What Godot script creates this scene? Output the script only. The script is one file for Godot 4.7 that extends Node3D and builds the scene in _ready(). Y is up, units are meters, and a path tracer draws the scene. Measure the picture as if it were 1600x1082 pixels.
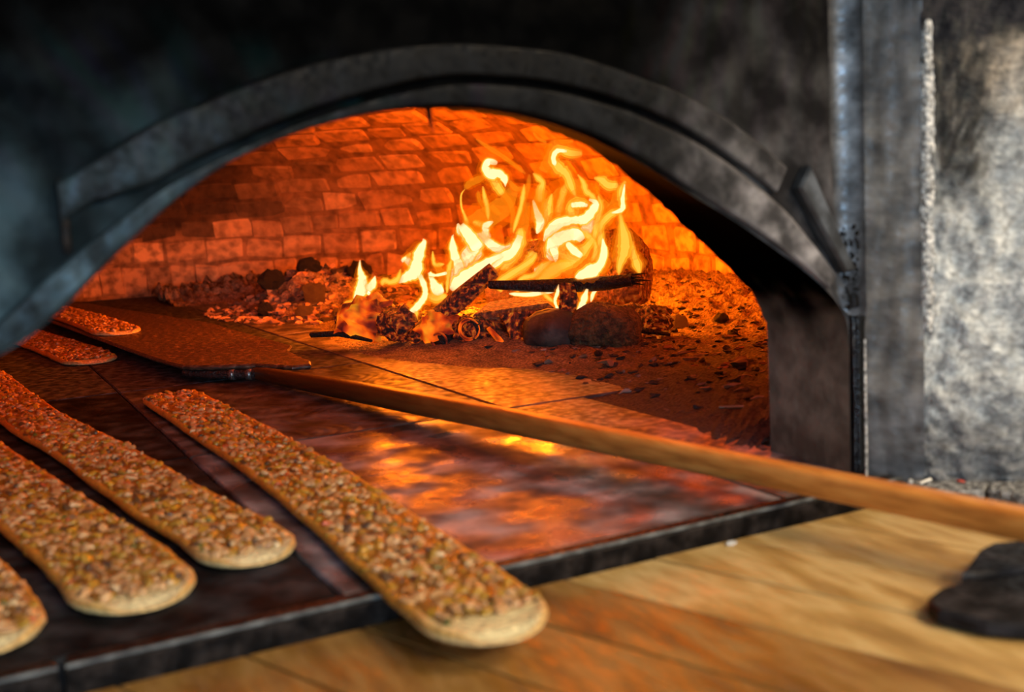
extends Node3D

var rng := RandomNumberGenerator.new()
var wob := FastNoiseLite.new()
var M := {}
var counts := {}
var fire_root: Node3D
var flame_mat: StandardMaterial3D
const FIRE_AT := Vector3(0.60, 0.0, -1.18)
const FIRE_TURN := -0.8038

# ---------------------------------------------------------------- helpers
func lin(r: float, g: float, b: float) -> Color:
	return Color(r, g, b).linear_to_srgb()

func noise_tex(sd: int, freq: float, lo: float, hi: float, kind := FastNoiseLite.TYPE_SIMPLEX_SMOOTH, size := 512, oct := 5, mid := 0.5) -> NoiseTexture2D:
	var n := FastNoiseLite.new()
	n.seed = sd; n.noise_type = kind; n.frequency = freq; n.fractal_octaves = oct
	var t := NoiseTexture2D.new()
	t.width = size; t.height = size; t.seamless = true; t.noise = n
	var g := Gradient.new()
	g.set_color(0, Color(lo, lo, lo)); g.set_color(1, Color(hi, hi, hi))
	g.set_offset(0, mid - 0.28); g.set_offset(1, mid + 0.28)
	t.color_ramp = g
	return t

func ramp_tex(sd: int, freq: float, stops: Array, kind := FastNoiseLite.TYPE_SIMPLEX_SMOOTH, size := 512, oct := 5) -> NoiseTexture2D:
	var t := noise_tex(sd, freq, 0, 1, kind, size, oct)
	var g := Gradient.new()
	g.offsets = PackedFloat32Array(stops.map(func(s): return s[0]))
	g.colors = PackedColorArray(stops.map(func(s): return s[1]))
	t.color_ramp = g
	return t

func mat(c: Color, rough: float, o := {}) -> StandardMaterial3D:
	var m := StandardMaterial3D.new()
	m.albedo_color = c; m.roughness = rough
	m.metallic = o.get("metal", 0.0)
	m.metallic_specular = o.get("spec", 0.5)
	m.vertex_color_use_as_albedo = o.get("vc", false)
	if o.has("tex"):
		m.albedo_texture = o.tex
	if o.has("rtex"):
		m.roughness_texture = o.rtex; m.roughness = 1.0
	if o.has("bump"):
		m.heightmap_enabled = true; m.heightmap_texture = o.bump; m.heightmap_scale = o.get("bscale", 0.3)
	if o.has("emit"):
		m.emission_enabled = true; m.emission = o.emit; m.emission_energy_multiplier = o.get("energy", 1.0)
		if o.has("etex"):
			m.emission_texture = o.etex; m.emission_operator = BaseMaterial3D.EMISSION_OP_MULTIPLY
	if not o.get("uv", false):
		m.uv1_triplanar = true
		m.uv1_world_triplanar = o.get("world", false)
		var s: float = o.get("scale", 3.0)
		m.uv1_scale = o.get("scale3", Vector3(s, s, s))
	return m

func numbered(called: String) -> String:
	var k: int = counts.get(called, 0)
	counts[called] = k + 1
	return called if k == 0 else "%s_%03d" % [called, k]

func tag(o: Node3D, label: String, category: String, group := "") -> Node3D:
	o.set_meta("label", label); o.set_meta("category", category)
	if group:
		o.set_meta("group", group)
	return o

func thing(called: String, label: String, category: String, at := Vector3.ZERO, turn := 0.0, group := "") -> Node3D:
	var o := Node3D.new()
	o.name = numbered(called); o.position = at; o.rotation.y = turn
	add_child(o, true)
	return tag(o, label, category, group)

func setting(called: String, at := Vector3.ZERO) -> Node3D:
	var o := Node3D.new()
	o.name = numbered(called); o.position = at
	o.set_meta("kind", "structure")
	add_child(o, true)
	return o

func put(called: String, mesh: Mesh, m: Material, parent: Node3D, xf := Transform3D()) -> MeshInstance3D:
	var o := MeshInstance3D.new()
	o.name = called; o.mesh = mesh; o.material_override = m; o.transform = xf
	parent.add_child(o, true)
	return o

func grid(nu: int, nv: int, pos: Callable, flip := false, col = null, closed := false) -> ArrayMesh:
	# a sheet of (nu+1) x (nv+1) points; closed: u runs round and meets itself
	var v := PackedVector3Array(); var n := PackedVector3Array(); var c := PackedColorArray(); var uv := PackedVector2Array(); var idx := PackedInt32Array()
	for i in nu + 1:
		for j in nv + 1:
			var a := float(i) / nu
			var b := float(j) / nv
			v.append(pos.call(a, b))
			uv.append(Vector2(a, b))
			if col != null:
				c.append(col.call(a, b, v[v.size() - 1]))
	var w := nv + 1
	for i in nu + 1:
		for j in nv + 1:
			var i0 := maxi(i - 1, 0); var i1 := mini(i + 1, nu)
			if closed and (i == 0 or i == nu):
				i0 = nu - 1; i1 = 1
			var j0 := maxi(j - 1, 0); var j1 := mini(j + 1, nv)
			var du: Vector3 = v[i1 * w + j] - v[i0 * w + j]
			var dv: Vector3 = v[i * w + j1] - v[i * w + j0]
			if du.length_squared() < 1e-14:
				var jj := j + 1 if j == 0 else j - 1
				jj = clampi(jj, 0, nv)
				du = v[i1 * w + jj] - v[i0 * w + jj]
			if dv.length_squared() < 1e-14:
				dv = v[i1 * w + j1] - v[i1 * w + j0]
			var nn := du.cross(dv).normalized()
			n.append(-nn if flip else nn)
	for i in nu:
		for j in nv:
			var a := i * w + j; var b := (i + 1) * w + j; var d := i * w + j + 1; var e := (i + 1) * w + j + 1
			if flip:
				idx.append_array([a, b, e, a, e, d])
			else:
				idx.append_array([a, e, b, a, d, e])
	var arr := []
	arr.resize(Mesh.ARRAY_MAX)
	arr[Mesh.ARRAY_VERTEX] = v; arr[Mesh.ARRAY_NORMAL] = n; arr[Mesh.ARRAY_TEX_UV] = uv; arr[Mesh.ARRAY_INDEX] = idx
	if col != null:
		arr[Mesh.ARRAY_COLOR] = c
	var m := ArrayMesh.new()
	m.add_surface_from_arrays(Mesh.PRIMITIVE_TRIANGLES, arr)
	return m

func solid(faces: Array, centre := Vector3.ZERO) -> ArrayMesh:
	# flat-sided convex piece from polygons, turned outwards
	var st := SurfaceTool.new()
	st.begin(Mesh.PRIMITIVE_TRIANGLES)
	for f in faces:
		var nn: Vector3 = (f[1] - f[0]).cross(f[2] - f[0])
		var mid := Vector3.ZERO
		for p in f:
			mid += p
		mid /= f.size()
		var out := nn.dot(mid - centre) > 0
		var nu := (nn if out else -nn).normalized()
		for k in range(1, f.size() - 1):
			for p in ([f[0], f[k + 1], f[k]] if out else [f[0], f[k], f[k + 1]]):
				st.set_normal(nu)
				st.add_vertex(p)
	return st.commit()

func cbox(s: Vector3, b: float, jit := 0.0) -> ArrayMesh:
	# chamfered box, centred; jit makes it uneven
	var h := s / 2
	var P := {}
	for x in [-1, 1]:
		for y in [-1, 1]:
			for z in [-1, 1]:
				var j := Vector3(rng.randf_range(-jit, jit), rng.randf_range(-jit, jit), rng.randf_range(-jit, jit))
				var bb := b * (1.0 + (rng.randf_range(-0.5, 1.2) if jit > 0 else 0.0))
				P[[x, y, z, 0]] = j + Vector3(x * h.x, y * (h.y - bb), z * (h.z - bb))
				P[[x, y, z, 1]] = j + Vector3(x * (h.x - bb), y * h.y, z * (h.z - bb))
				P[[x, y, z, 2]] = j + Vector3(x * (h.x - bb), y * (h.y - bb), z * h.z)
	var F := []
	for a in [-1, 1]:
		F.append([P[[a, -1, -1, 0]], P[[a, 1, -1, 0]], P[[a, 1, 1, 0]], P[[a, -1, 1, 0]]])
		F.append([P[[-1, a, -1, 1]], P[[1, a, -1, 1]], P[[1, a, 1, 1]], P[[-1, a, 1, 1]]])
		F.append([P[[-1, -1, a, 2]], P[[1, -1, a, 2]], P[[1, 1, a, 2]], P[[-1, 1, a, 2]]])
		for c in [-1, 1]:
			F.append([P[[a, c, -1, 0]], P[[a, c, 1, 0]], P[[a, c, 1, 1]], P[[a, c, -1, 1]]])
			F.append([P[[a, -1, c, 0]], P[[a, 1, c, 0]], P[[a, 1, c, 2]], P[[a, -1, c, 2]]])
			F.append([P[[-1, a, c, 1]], P[[1, a, c, 1]], P[[1, a, c, 2]], P[[-1, a, c, 2]]])
			for d in [-1, 1]:
				F.append([P[[a, c, d, 0]], P[[a, c, d, 1]], P[[a, c, d, 2]]])
	return solid(F)

func box_at(called: String, lo: Vector3, hi: Vector3, m: Material, parent: Node3D, b := 0.002) -> MeshInstance3D:
	return put(called, cbox(hi - lo, b), m, parent, Transform3D(Basis(), (lo + hi) / 2))

func smooth_path(pts: Array, n: int) -> PackedVector2Array:
	# Catmull-Rom through the points, then n+1 points evenly spaced along it
	var fine := PackedVector2Array()
	for k in pts.size() - 1:
		var p0: Vector2 = pts[maxi(k - 1, 0)]; var p1: Vector2 = pts[k]; var p2: Vector2 = pts[k + 1]; var p3: Vector2 = pts[mini(k + 2, pts.size() - 1)]
		for q in 12:
			fine.append(p1.cubic_interpolate(p2, p0, p3, q / 12.0))
	fine.append(pts[-1])
	var len := 0.0
	var acc := PackedFloat32Array([0.0])
	for k in range(1, fine.size()):
		len += fine[k].distance_to(fine[k - 1])
		acc.append(len)
	var out := PackedVector2Array()
	var at := 0
	for k in n + 1:
		var d := len * k / n
		while at < fine.size() - 2 and acc[at + 1] < d:
			at += 1
		out.append(fine[at].lerp(fine[at + 1], clampf((d - acc[at]) / maxf(acc[at + 1] - acc[at], 1e-6), 0, 1)))
	return out

func at_path(p: PackedVector2Array, t: float) -> Vector2:
	var f := clampf(t, 0, 1) * (p.size() - 1)
	var k := mini(int(f), p.size() - 2)
	return p[k].lerp(p[k + 1], f - k)

func tube(pts: Array, radii: Array, seg := 14, rough := 0.0, square := 1.0, caps := true, col = null) -> ArrayMesh:
	# a bar along 3D points; square > 1 flattens it towards a rounded square
	var c := pts.duplicate(); var r := radii.duplicate()
	if caps:
		c.push_front(pts[0]); r.push_front(0.0); c.push_back(pts[-1]); r.push_back(0.0)
	var n := c.size() - 1
	var along: Vector3 = (pts[-1] - pts[0]).normalized()
	var side := along.cross(Vector3.UP).normalized() if absf(along.y) < 0.9 else along.cross(Vector3.RIGHT).normalized()
	var up := side.cross(along).normalized()
	return grid(seg, n, func(a, b):
		var k := int(round(b * n))
		var th: float = a * TAU
		var cs := cos(th); var sn := sin(th)
		var q := pow(pow(absf(cs), 2 * square) + pow(absf(sn), 2 * square), -0.5 / square)
		var rr: float = r[k] * q
		var p: Vector3 = c[k] + (side * cs + up * sn) * rr
		if rough > 0.0 and rr > 0.0:
			p += (side * cs + up * sn) * rough * wob.get_noise_3d(cs * rr * 900 + k * 3, sn * rr * 900, k * 11.0)
		return p, true, col, true)

func blob(r: Vector3, amp: float, freq: float, sd: float, nu := 20, nv := 12, flat := 0.0) -> ArrayMesh:
	return grid(nu, nv, func(a, b):
		var th: float = a * TAU; var ph: float = (b - 0.5) * PI
		var d := Vector3(cos(th) * cos(ph), sin(ph), sin(th) * cos(ph))
		var k := 1.0 + amp * wob.get_noise_3d(d.x * freq + sd, d.y * freq - sd, d.z * freq + 2 * sd)
		var p := d * r * k
		if flat > 0.0 and p.y < -r.y * flat:
			p.y = -r.y * flat
		return p, true, null, true)

func plate(outline: Array, y0: float, y1: float, b: float) -> ArrayMesh:
	# flat board of any outline (x, z), chamfered round its edges
	var P := PackedVector2Array(outline)
	if Geometry2D.is_polygon_clockwise(P):
		P.reverse()
	var n := P.size()
	var inn := PackedVector2Array()
	for k in n:
		var e0 := (P[k] - P[(k + n - 1) % n]).normalized(); var e1 := (P[(k + 1) % n] - P[k]).normalized()
		var m := (Vector2(-e0.y, e0.x) + Vector2(-e1.y, e1.x)).normalized()
		inn.append(P[k] + m * b)
	if (inn[0] - P[0]).dot(Vector2.ZERO) > 1:
		pass
	var rings := [[inn, y0], [P, y0 + b], [P, y1 - b], [inn, y1]]
	var st := SurfaceTool.new()
	st.begin(Mesh.PRIMITIVE_TRIANGLES)
	var tri := func(a: Vector3, c: Vector3, d: Vector3, want: Vector3):
		var nn := (c - a).cross(d - a)
		if nn.dot(want) > 0:
			var t := c; c = d; d = t
			nn = -nn
		for p in [a, c, d]:
			st.set_normal(-nn.normalized()); st.add_vertex(p)
	for k in n:
		var k2 := (k + 1) % n
		var e := (P[k2] - P[k]).normalized()
		var o := Vector3(e.y, 0, -e.x)
		for q in 3:
			var A: PackedVector2Array = rings[q][0]; var B: PackedVector2Array = rings[q + 1][0]
			var a0 := Vector3(A[k].x, rings[q][1], A[k].y); var a1 := Vector3(A[k2].x, rings[q][1], A[k2].y)
			var b0 := Vector3(B[k].x, rings[q + 1][1], B[k].y); var b1 := Vector3(B[k2].x, rings[q + 1][1], B[k2].y)
			tri.call(a0, a1, b1, o); tri.call(a0, b1, b0, o)
	var T := Geometry2D.triangulate_polygon(inn)
	for k in range(0, T.size(), 3):
		var q := [inn[T[k]], inn[T[k + 1]], inn[T[k + 2]]]
		tri.call(Vector3(q[0].x, y1, q[0].y), Vector3(q[1].x, y1, q[1].y), Vector3(q[2].x, y1, q[2].y), Vector3.UP)
		tri.call(Vector3(q[0].x, y0, q[0].y), Vector3(q[1].x, y0, q[1].y), Vector3(q[2].x, y0, q[2].y), Vector3.DOWN)
	return st.commit()

func scatter(called: String, mesh: Mesh, m: Material, xfs: Array, cols: Array, parent: Node3D) -> MultiMeshInstance3D:
	var mm := MultiMesh.new()
	mm.transform_format = MultiMesh.TRANSFORM_3D
	mm.use_colors = true
	mm.mesh = mesh
	mm.instance_count = xfs.size()
	for k in xfs.size():
		mm.set_instance_transform(k, xfs[k]); mm.set_instance_color(k, cols[k])
	var o := MultiMeshInstance3D.new()
	o.name = called; o.multimesh = mm; o.material_override = m
	o.set_meta("kind", "stuff")
	parent.add_child(o, true)
	return o

# ---------------------------------------------------------------- the scene
func _ready() -> void:
	rng.seed = 4711
	wob.seed = 77; wob.frequency = 1.0; wob.fractal_octaves = 3
	# camera
	var cam := Camera3D.new()
	cam.name = "camera"
	cam.position = Vector3(-0.3921, 0.3, 0.8293)
	cam.basis = Basis.from_euler(Vector3(-0.13613, -0.46891, -0.05563), EULER_ORDER_YXZ)
	var ca := CameraAttributesPhysical.new()
	ca.frustum_focal_length = 38.48
	ca.frustum_focus_distance = 2.1
	ca.exposure_aperture = 4.6
	ca.frustum_near = 0.02
	cam.attributes = ca
	cam.fov = 34.64
	cam.near = 0.02
	add_child(cam)
	cam.current = true
	# sky and exposure
	var we := WorldEnvironment.new()
	we.name = "world_environment"
	var env := Environment.new()
	env.background_mode = Environment.BG_SKY
	var sky := Sky.new()
	var psm := ProceduralSkyMaterial.new()
	psm.sky_top_color = Color(0.45, 0.6, 0.85); psm.sky_horizon_color = Color(0.8, 0.86, 0.92)
	psm.ground_bottom_color = Color(0.35, 0.35, 0.34); psm.ground_horizon_color = Color(0.7, 0.72, 0.74)
	sky.sky_material = psm
	env.sky = sky
	env.background_energy_multiplier = 1.0
	env.tonemap_mode = Environment.TONE_MAPPER_LINEAR
	env.tonemap_exposure = 1.0
	env.sdfgi_enabled = true; env.ssao_enabled = true; env.ssil_enabled = true
	we.environment = env
	add_child(we)
	# daylight at the window behind the camera, the work lamp over the counter and an added lamp for the hearth
	var day := AreaLight3D.new()
	day.name = "window_daylight"
	day.area_size = Vector2(1.3, 1.0)
	day.light_color = Color(0.72, 0.87, 1.0); day.light_energy = 9.0; day.area_range = 12.0
	day.position = Vector3(-0.85, 0.4, 3.5)
	day.shadow_enabled = true
	add_child(day)
	for l in [[Vector3(0.98, 1.25, 1.15), 3.6, Color(1.0, 0.9, 0.76)], [Vector3(0.45, 1.45, 2.75), 10.0, Color(1.0, 0.95, 0.88)]]:
		var lamp := AreaLight3D.new()
		lamp.name = "lamp_light"
		lamp.area_size = Vector2(0.9, 0.9)
		lamp.light_color = l[2]; lamp.light_energy = l[1]; lamp.area_range = 10.0
		lamp.position = l[0]; lamp.rotation = Vector3(-PI / 2, 0, 0)
		lamp.shadow_enabled = true
		add_child(lamp, true)
	# the fire's own light
	var glow_spots := [[flocal(Vector3(0.15, 0.17, -0.02)), 0.35], [flocal(Vector3(-0.2, 0.15, -0.04)), 0.4], [flocal(Vector3(-0.08, 0.2, -0.3)), 1.8]]
	for g in glow_spots:
		var fl := OmniLight3D.new()
		fl.name = "flame_light"
		fl.position = g[0]; fl.light_energy = g[1] * 1.0
		fl.light_color = lin(1.0, 0.175, 0.004); fl.light_size = 0.11; fl.omni_range = 8.0; fl.omni_attenuation = 2.0
		fl.shadow_enabled = true
		add_child(fl, true)

	materials()
	room()
	oven_front()
	cheek()
	hearth()
	dome()
	counter()
	ash_and_embers()
	logs()
	flames()
	breads()
	peels()
	small_things()

func materials() -> void:
	var fine := noise_tex(11, 0.03, 0.45, 1.0)
	var coarse := noise_tex(12, 0.012, 0.4, 1.0)
	var rough_patch := noise_tex(13, 0.010, 0.16, 0.62, FastNoiseLite.TYPE_SIMPLEX_SMOOTH, 512, 4)
	var rough_fine := noise_tex(14, 0.05, 0.3, 0.7)
	var soft := noise_tex(20, 0.01, 0.75, 1.0)
	var rough_high := noise_tex(19, 0.02, 0.5, 0.8)
	var gravel := noise_tex(15, 0.04, 0.0, 1.0, FastNoiseLite.TYPE_SIMPLEX_SMOOTH, 512, 6)
	var cells := noise_tex(16, 0.045, 0.0, 1.0, FastNoiseLite.TYPE_CELLULAR, 512, 3)
	M.soot_steel = mat(Color.WHITE, 0.55, {"vc": true, "spec": 0.1, "tex": coarse, "rtex": rough_high, "bump": gravel, "bscale": 0.02, "scale": 2.0, "metal": 0.1})
	M.band = mat(Color.WHITE, 0.42, {"vc": true, "spec": 0.25, "tex": coarse, "rtex": rough_fine, "bump": gravel, "bscale": 0.02, "scale": 3.0, "metal": 0.3})
	M.fold = mat(Color.WHITE, 0.4, {"vc": true, "tex": coarse, "rtex": rough_fine, "bump": gravel, "bscale": 0.03, "scale": 4.0, "metal": 0.4})
	M.block = mat(lin(0.07, 0.075, 0.08), 0.45, {"tex": coarse, "scale": 4.0})
	M.lining = mat(Color.WHITE, 0.75, {"vc": true, "spec": 0.04, "tex": soft, "bump": gravel, "bscale": 0.03, "scale": 4.0})
	M.tar = mat(lin(0.008, 0.008, 0.009), 0.12, {"bump": cells, "bscale": 0.1, "scale": 14.0})
	M.panel = mat(Color.WHITE, 0.5, {"vc": true, "tex": coarse, "rtex": rough_fine, "bump": gravel, "bscale": 0.03, "scale": 4.0, "metal": 0.1})
	M.plaster = mat(Color.WHITE, 0.9, {"vc": true, "tex": noise_tex(17, 0.05, 0.7, 1.0), "bump": cells, "bscale": 0.15, "scale": 5.0})
	M.white_chip = mat(lin(0.86, 0.8, 0.7), 0.9, {"tex": fine, "bump": gravel, "bscale": 0.3, "scale": 9.0})
	M.room_wall = mat(lin(0.5, 0.48, 0.45), 0.9, {"tex": fine, "scale": 1.0})
	M.room_floor = mat(lin(0.2, 0.17, 0.14), 0.7, {"tex": fine, "scale": 1.0})
	M.frame = mat(lin(0.6, 0.6, 0.58), 0.5, {"tex": fine, "scale": 2.0})
	var glass := StandardMaterial3D.new()
	glass.albedo_color = Color(1, 1, 1, 0.06); glass.transparency = BaseMaterial3D.TRANSPARENCY_ALPHA; glass.roughness = 0.02
	M.glass = glass
	M.lamp_glow = mat(lin(0.8, 0.75, 0.65), 0.6, {"emit": Color(1, 0.88, 0.7), "energy": 1.5})
	# hearth stones: swept arcs of flour and scratches
	var im := Image.create(512, 512, false, Image.FORMAT_RGB8)
	for y in 512:
		var v := fposmod(y / 512.0 * 4.0, 1.0)
		var row := int(y / 128.0)
		for x in 512:
			var ph := x / 512.0 * 22.0 + 3.2 * (v - 0.5) * (v - 0.5) * (4.0 if row % 2 == 0 else -4.0) * 0.6 + row * 0.37
			var k := 0.5 + 0.5 * sin(ph * TAU)
			k = lerpf(0.5, k, clampf(1.3 - 2.2 * absf(v - 0.5), 0, 1))
			im.set_pixel(x, y, Color(k, k, k))
	var arcs := ImageTexture.create_from_image(im)
	M.slab_front = mat(Color.WHITE, 0.3, {"spec": 0.22, "tex": ramp_tex(22, 0.008, [[0.3, lin(0.03, 0.028, 0.028)], [0.55, lin(0.075, 0.073, 0.078)], [0.8, lin(0.2, 0.2, 0.215)]]), "rtex": rough_patch, "bump": gravel, "bscale": 0.015, "scale": 2.2})
	M.slab_dark = mat(lin(0.034, 0.034, 0.036), 0.3, {"spec": 0.12, "tex": coarse, "rtex": rough_high, "bump": gravel, "bscale": 0.02, "scale": 2.6})  # darker stone: the weaker light on the left slabs is put into its colour
	M.slab_arc = mat(lin(0.10, 0.098, 0.102), 0.4, {"spec": 0.2, "tex": coarse, "rtex": noise_tex(18, 0.02, 0.3, 0.6), "bump": arcs, "bscale": 0.06, "scale": 2.4})
	M.slab_grey = mat(lin(0.10, 0.105, 0.115), 0.5, {"spec": 0.15, "tex": fine, "rtex": rough_high, "bump": gravel, "bscale": 0.04, "scale": 2.4})
	M.slab_pink = mat(lin(0.19, 0.155, 0.145), 0.5, {"tex": coarse, "rtex": rough_fine, "bump": gravel, "bscale": 0.03, "scale": 2.0})
	M.lip_edge = mat(lin(0.10, 0.10, 0.09), 0.5, {"tex": coarse, "scale": 8.0})
	M.lip = mat(lin(0.022, 0.016, 0.013), 0.5, {"spec": 0.2, "tex": coarse, "rtex": rough_fine, "bump": gravel, "bscale": 0.03, "scale": 6.0, "metal": 0.2})
	# oven bricks
	var bt := noise_tex(21, 0.012, 0.5, 1.0, FastNoiseLite.TYPE_SIMPLEX_SMOOTH, 512, 5, 0.34)
	var bricks := []
	for c in [lin(0.8, 0.45, 0.17), lin(0.72, 0.39, 0.14), lin(0.86, 0.5, 0.2), lin(0.62, 0.33, 0.12), lin(0.78, 0.43, 0.16)]:
		bricks.append(mat(c, 0.9, {"tex": bt, "bump": gravel, "bscale": 0.12, "scale": 3.0, "world": true}))
	M.bricks = bricks
	M.brick_grades = []
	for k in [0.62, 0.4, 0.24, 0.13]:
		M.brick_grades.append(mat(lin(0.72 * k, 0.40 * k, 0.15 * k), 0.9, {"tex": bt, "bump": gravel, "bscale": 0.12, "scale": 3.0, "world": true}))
	M.mortar = mat(Color.WHITE, 0.95, {"vc": true, "tex": bt, "bump": gravel, "bscale": 0.14, "scale": 3.0})
	# counter
	var planks := []
	for k in 6:
		var t := ramp_tex(31 + k % 3, 0.012, [[0.1, lin(0.27, 0.145, 0.035)], [0.4, lin(0.42, 0.25, 0.075)], [0.6, lin(0.53, 0.355, 0.14)], [0.9, lin(0.38, 0.22, 0.065)]])
		planks.append(mat(lin(1, 1, 1) if k > 2 else lin(0.55, 0.42, 0.25), 0.4, {"tex": t, "rtex": rough_fine, "scale3": Vector3(3.0, 3.0, 0.8), "bump": gravel, "bscale": 0.01}))  # left planks tinted darker, standing in for the fall-off of light
	M.planks = planks
	M.wood_handle = mat(Color.WHITE, 0.42, {"tex": ramp_tex(36, 0.02, [[0.2, lin(0.38, 0.115, 0.016)], [0.5, lin(0.58, 0.2, 0.032)], [0.8, lin(0.7, 0.28, 0.055)]]), "vc": true, "scale3": Vector3(9, 9, 1.2), "bump": gravel, "bscale": 0.006})
	M.wood_charred = mat(lin(0.018, 0.012, 0.010), 0.6, {"tex": fine, "bump": gravel, "bscale": 0.3, "scale": 6.0})
	M.rust = mat(Color.WHITE, 0.5, {"tex": ramp_tex(37, 0.025, [[0.3, lin(0.022, 0.010, 0.006)], [0.6, lin(0.06, 0.026, 0.012)], [0.85, lin(0.22, 0.13, 0.08)]]), "rtex": rough_fine, "bump": gravel, "bscale": 0.03, "scale": 4.0})
	M.dull_steel = mat(lin(0.3, 0.28, 0.25), 0.35, {"metal": 0.7, "tex": fine, "scale": 20.0})
	M.black_board = mat(lin(0.03, 0.026, 0.027), 0.5, {"spec": 0.25, "tex": coarse, "rtex": rough_fine, "scale": 4.0})
	M.grey_stone = mat(lin(0.38, 0.37, 0.35), 0.8, {"tex": fine, "bump": gravel, "bscale": 0.4, "scale": 6.0})
	# fire
	M.ash = mat(Color.WHITE, 0.95, {"vc": true, "tex": noise_tex(41, 0.06, 0.45, 1.0), "bump": gravel, "bscale": 0.25, "scale": 5.0})
	M.bits = mat(Color.WHITE, 0.9, {"vc": true, "uv": true})
	M.char = mat(lin(0.02, 0.016, 0.014), 0.7, {"tex": fine, "bump": cells, "bscale": 0.6, "scale": 9.0})
	var crack := ramp_tex(42, 0.02, [[0.35, Color(0, 0, 0)], [0.55, lin(0.10, 0.004, 0.0)], [0.7, lin(0.6, 0.06, 0.003)], [0.9, lin(1.0, 0.3, 0.02)]], FastNoiseLite.TYPE_SIMPLEX_SMOOTH, 512, 3)
	var crack2 := ramp_tex(43, 0.008, [[0.3, lin(0.04, 0.001, 0.0)], [0.48, lin(0.5, 0.03, 0.0)], [0.65, lin(1.0, 0.13, 0.002)], [0.88, lin(1.0, 0.34, 0.01)]], FastNoiseLite.TYPE_SIMPLEX_SMOOTH, 512, 3)
	M.ember = mat(lin(0.03, 0.016, 0.012), 0.9, {"tex": fine, "bump": gravel, "bscale": 0.2, "scale": 7.0, "emit": Color.WHITE, "etex": crack, "energy": 0.7})
	M.hot = mat(lin(0.02, 0.012, 0.01), 0.9, {"tex": fine, "bump": gravel, "bscale": 0.2, "scale": 4.0, "emit": Color.WHITE, "etex": crack2, "energy": 1.1})
	M.burnt_log = mat(lin(0.2, 0.09, 0.04), 0.85, {"tex": fine, "bump": gravel, "bscale": 0.25, "scale": 5.0, "emit": Color.WHITE, "etex": crack, "energy": 0.35})
	M.olive_log = mat(Color.WHITE, 0.8, {"tex": ramp_tex(44, 0.018, [[0.25, lin(0.02, 0.016, 0.010)], [0.5, lin(0.07, 0.05, 0.02)], [0.8, lin(0.14, 0.085, 0.03)]]), "bump": gravel, "bscale": 0.5, "scale": 5.0})
	M.grey_log = mat(lin(0.075, 0.05, 0.036), 0.75, {"tex": coarse, "bump": gravel, "bscale": 0.08, "scale": 4.0})
	flame_mat = StandardMaterial3D.new()
	flame_mat.shading_mode = BaseMaterial3D.SHADING_MODE_UNSHADED
	flame_mat.transparency = BaseMaterial3D.TRANSPARENCY_ALPHA
	flame_mat.vertex_color_use_as_albedo = true
	flame_mat.albedo_color = lin(2.5, 2.5, 2.5)
	# bread
	M.crust = mat(Color.WHITE, 0.6, {"vc": true, "tex": noise_tex(51, 0.04, 0.72, 1.0), "bump": gravel, "bscale": 0.08, "scale": 7.0})
	M.meat = mat(Color.WHITE, 0.42, {"vc": true, "uv": true, "spec": 0.6})

func room() -> void:
	var f := setting("floor")
	box_at("floor_slab", Vector3(-1.7, -1.0, -0.2), Vector3(1.7, -0.9, 3.7), M.room_floor, f)
	var c := setting("ceiling")
	box_at("ceiling_slab", Vector3(-1.7, 1.75, -0.2), Vector3(1.7, 1.85, 3.7), M.room_wall, c)
	for s in [-1, 1]:
		var w := setting("wall_left" if s < 0 else "wall_right")
		box_at("plaster", Vector3(minf(s * 1.6, s * 1.7), -0.9, -0.126), Vector3(maxf(s * 1.6, s * 1.7), 1.75, 3.7), M.room_wall, w)
	var b := setting("wall_back")
	box_at("plaster", Vector3(-1.6, -0.9, 3.6), Vector3(1.6, -0.15, 3.7), M.room_wall, b)
	box_at("plaster", Vector3(-1.6, 0.95, 3.6), Vector3(1.6, 1.75, 3.7), M.room_wall, b)
	box_at("plaster", Vector3(-1.6, -0.15, 3.6), Vector3(-1.55, 0.95, 3.7), M.room_wall, b)
	box_at("plaster", Vector3(-0.15, -0.15, 3.6), Vector3(1.6, 0.95, 3.7), M.room_wall, b)
	var win := setting("window_1")
	box_at("frame", Vector3(-1.55, -0.15, 3.62), Vector3(-1.5, 0.95, 3.68), M.frame, win)
	box_at("frame", Vector3(-0.2, -0.15, 3.62), Vector3(-0.15, 0.95, 3.68), M.frame, win)
	box_at("frame", Vector3(-1.5, -0.15, 3.62), Vector3(-0.2, -0.1, 3.68), M.frame, win)
	box_at("frame", Vector3(-1.5, 0.9, 3.62), Vector3(-0.2, 0.95, 3.68), M.frame, win)
	put("pane", grid(1, 1, func(a, q): return Vector3(-1.5 + 1.3 * a, -0.1 + q, 3.65)), M.glass, win)
	for q in [[Vector3(0.98, 1.28, 1.15), "square warm white work lamp on the ceiling right above the baker's counter"], [Vector3(0.45, 1.48, 2.75), "added square lamp farther back in the room, put in to light the hearth slabs"]]:
		var lampo := thing("unseen_ceiling_lamp", q[1], "lamp", q[0], 0.0, "square ceiling lamps")
		box_at("housing", Vector3(-0.48, 0, -0.48), Vector3(0.48, 0.06, 0.48), M.frame, lampo, 0.01)
		box_at("drop_rod", Vector3(-0.02, 0.055, -0.02), Vector3(0.02, 1.76 - q[0].y, 0.02), M.frame, lampo)
		box_at("lamp_glow_panel", Vector3(-0.45, -0.012, -0.45), Vector3(0.45, 0, 0.45), M.lamp_glow, lampo)

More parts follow.
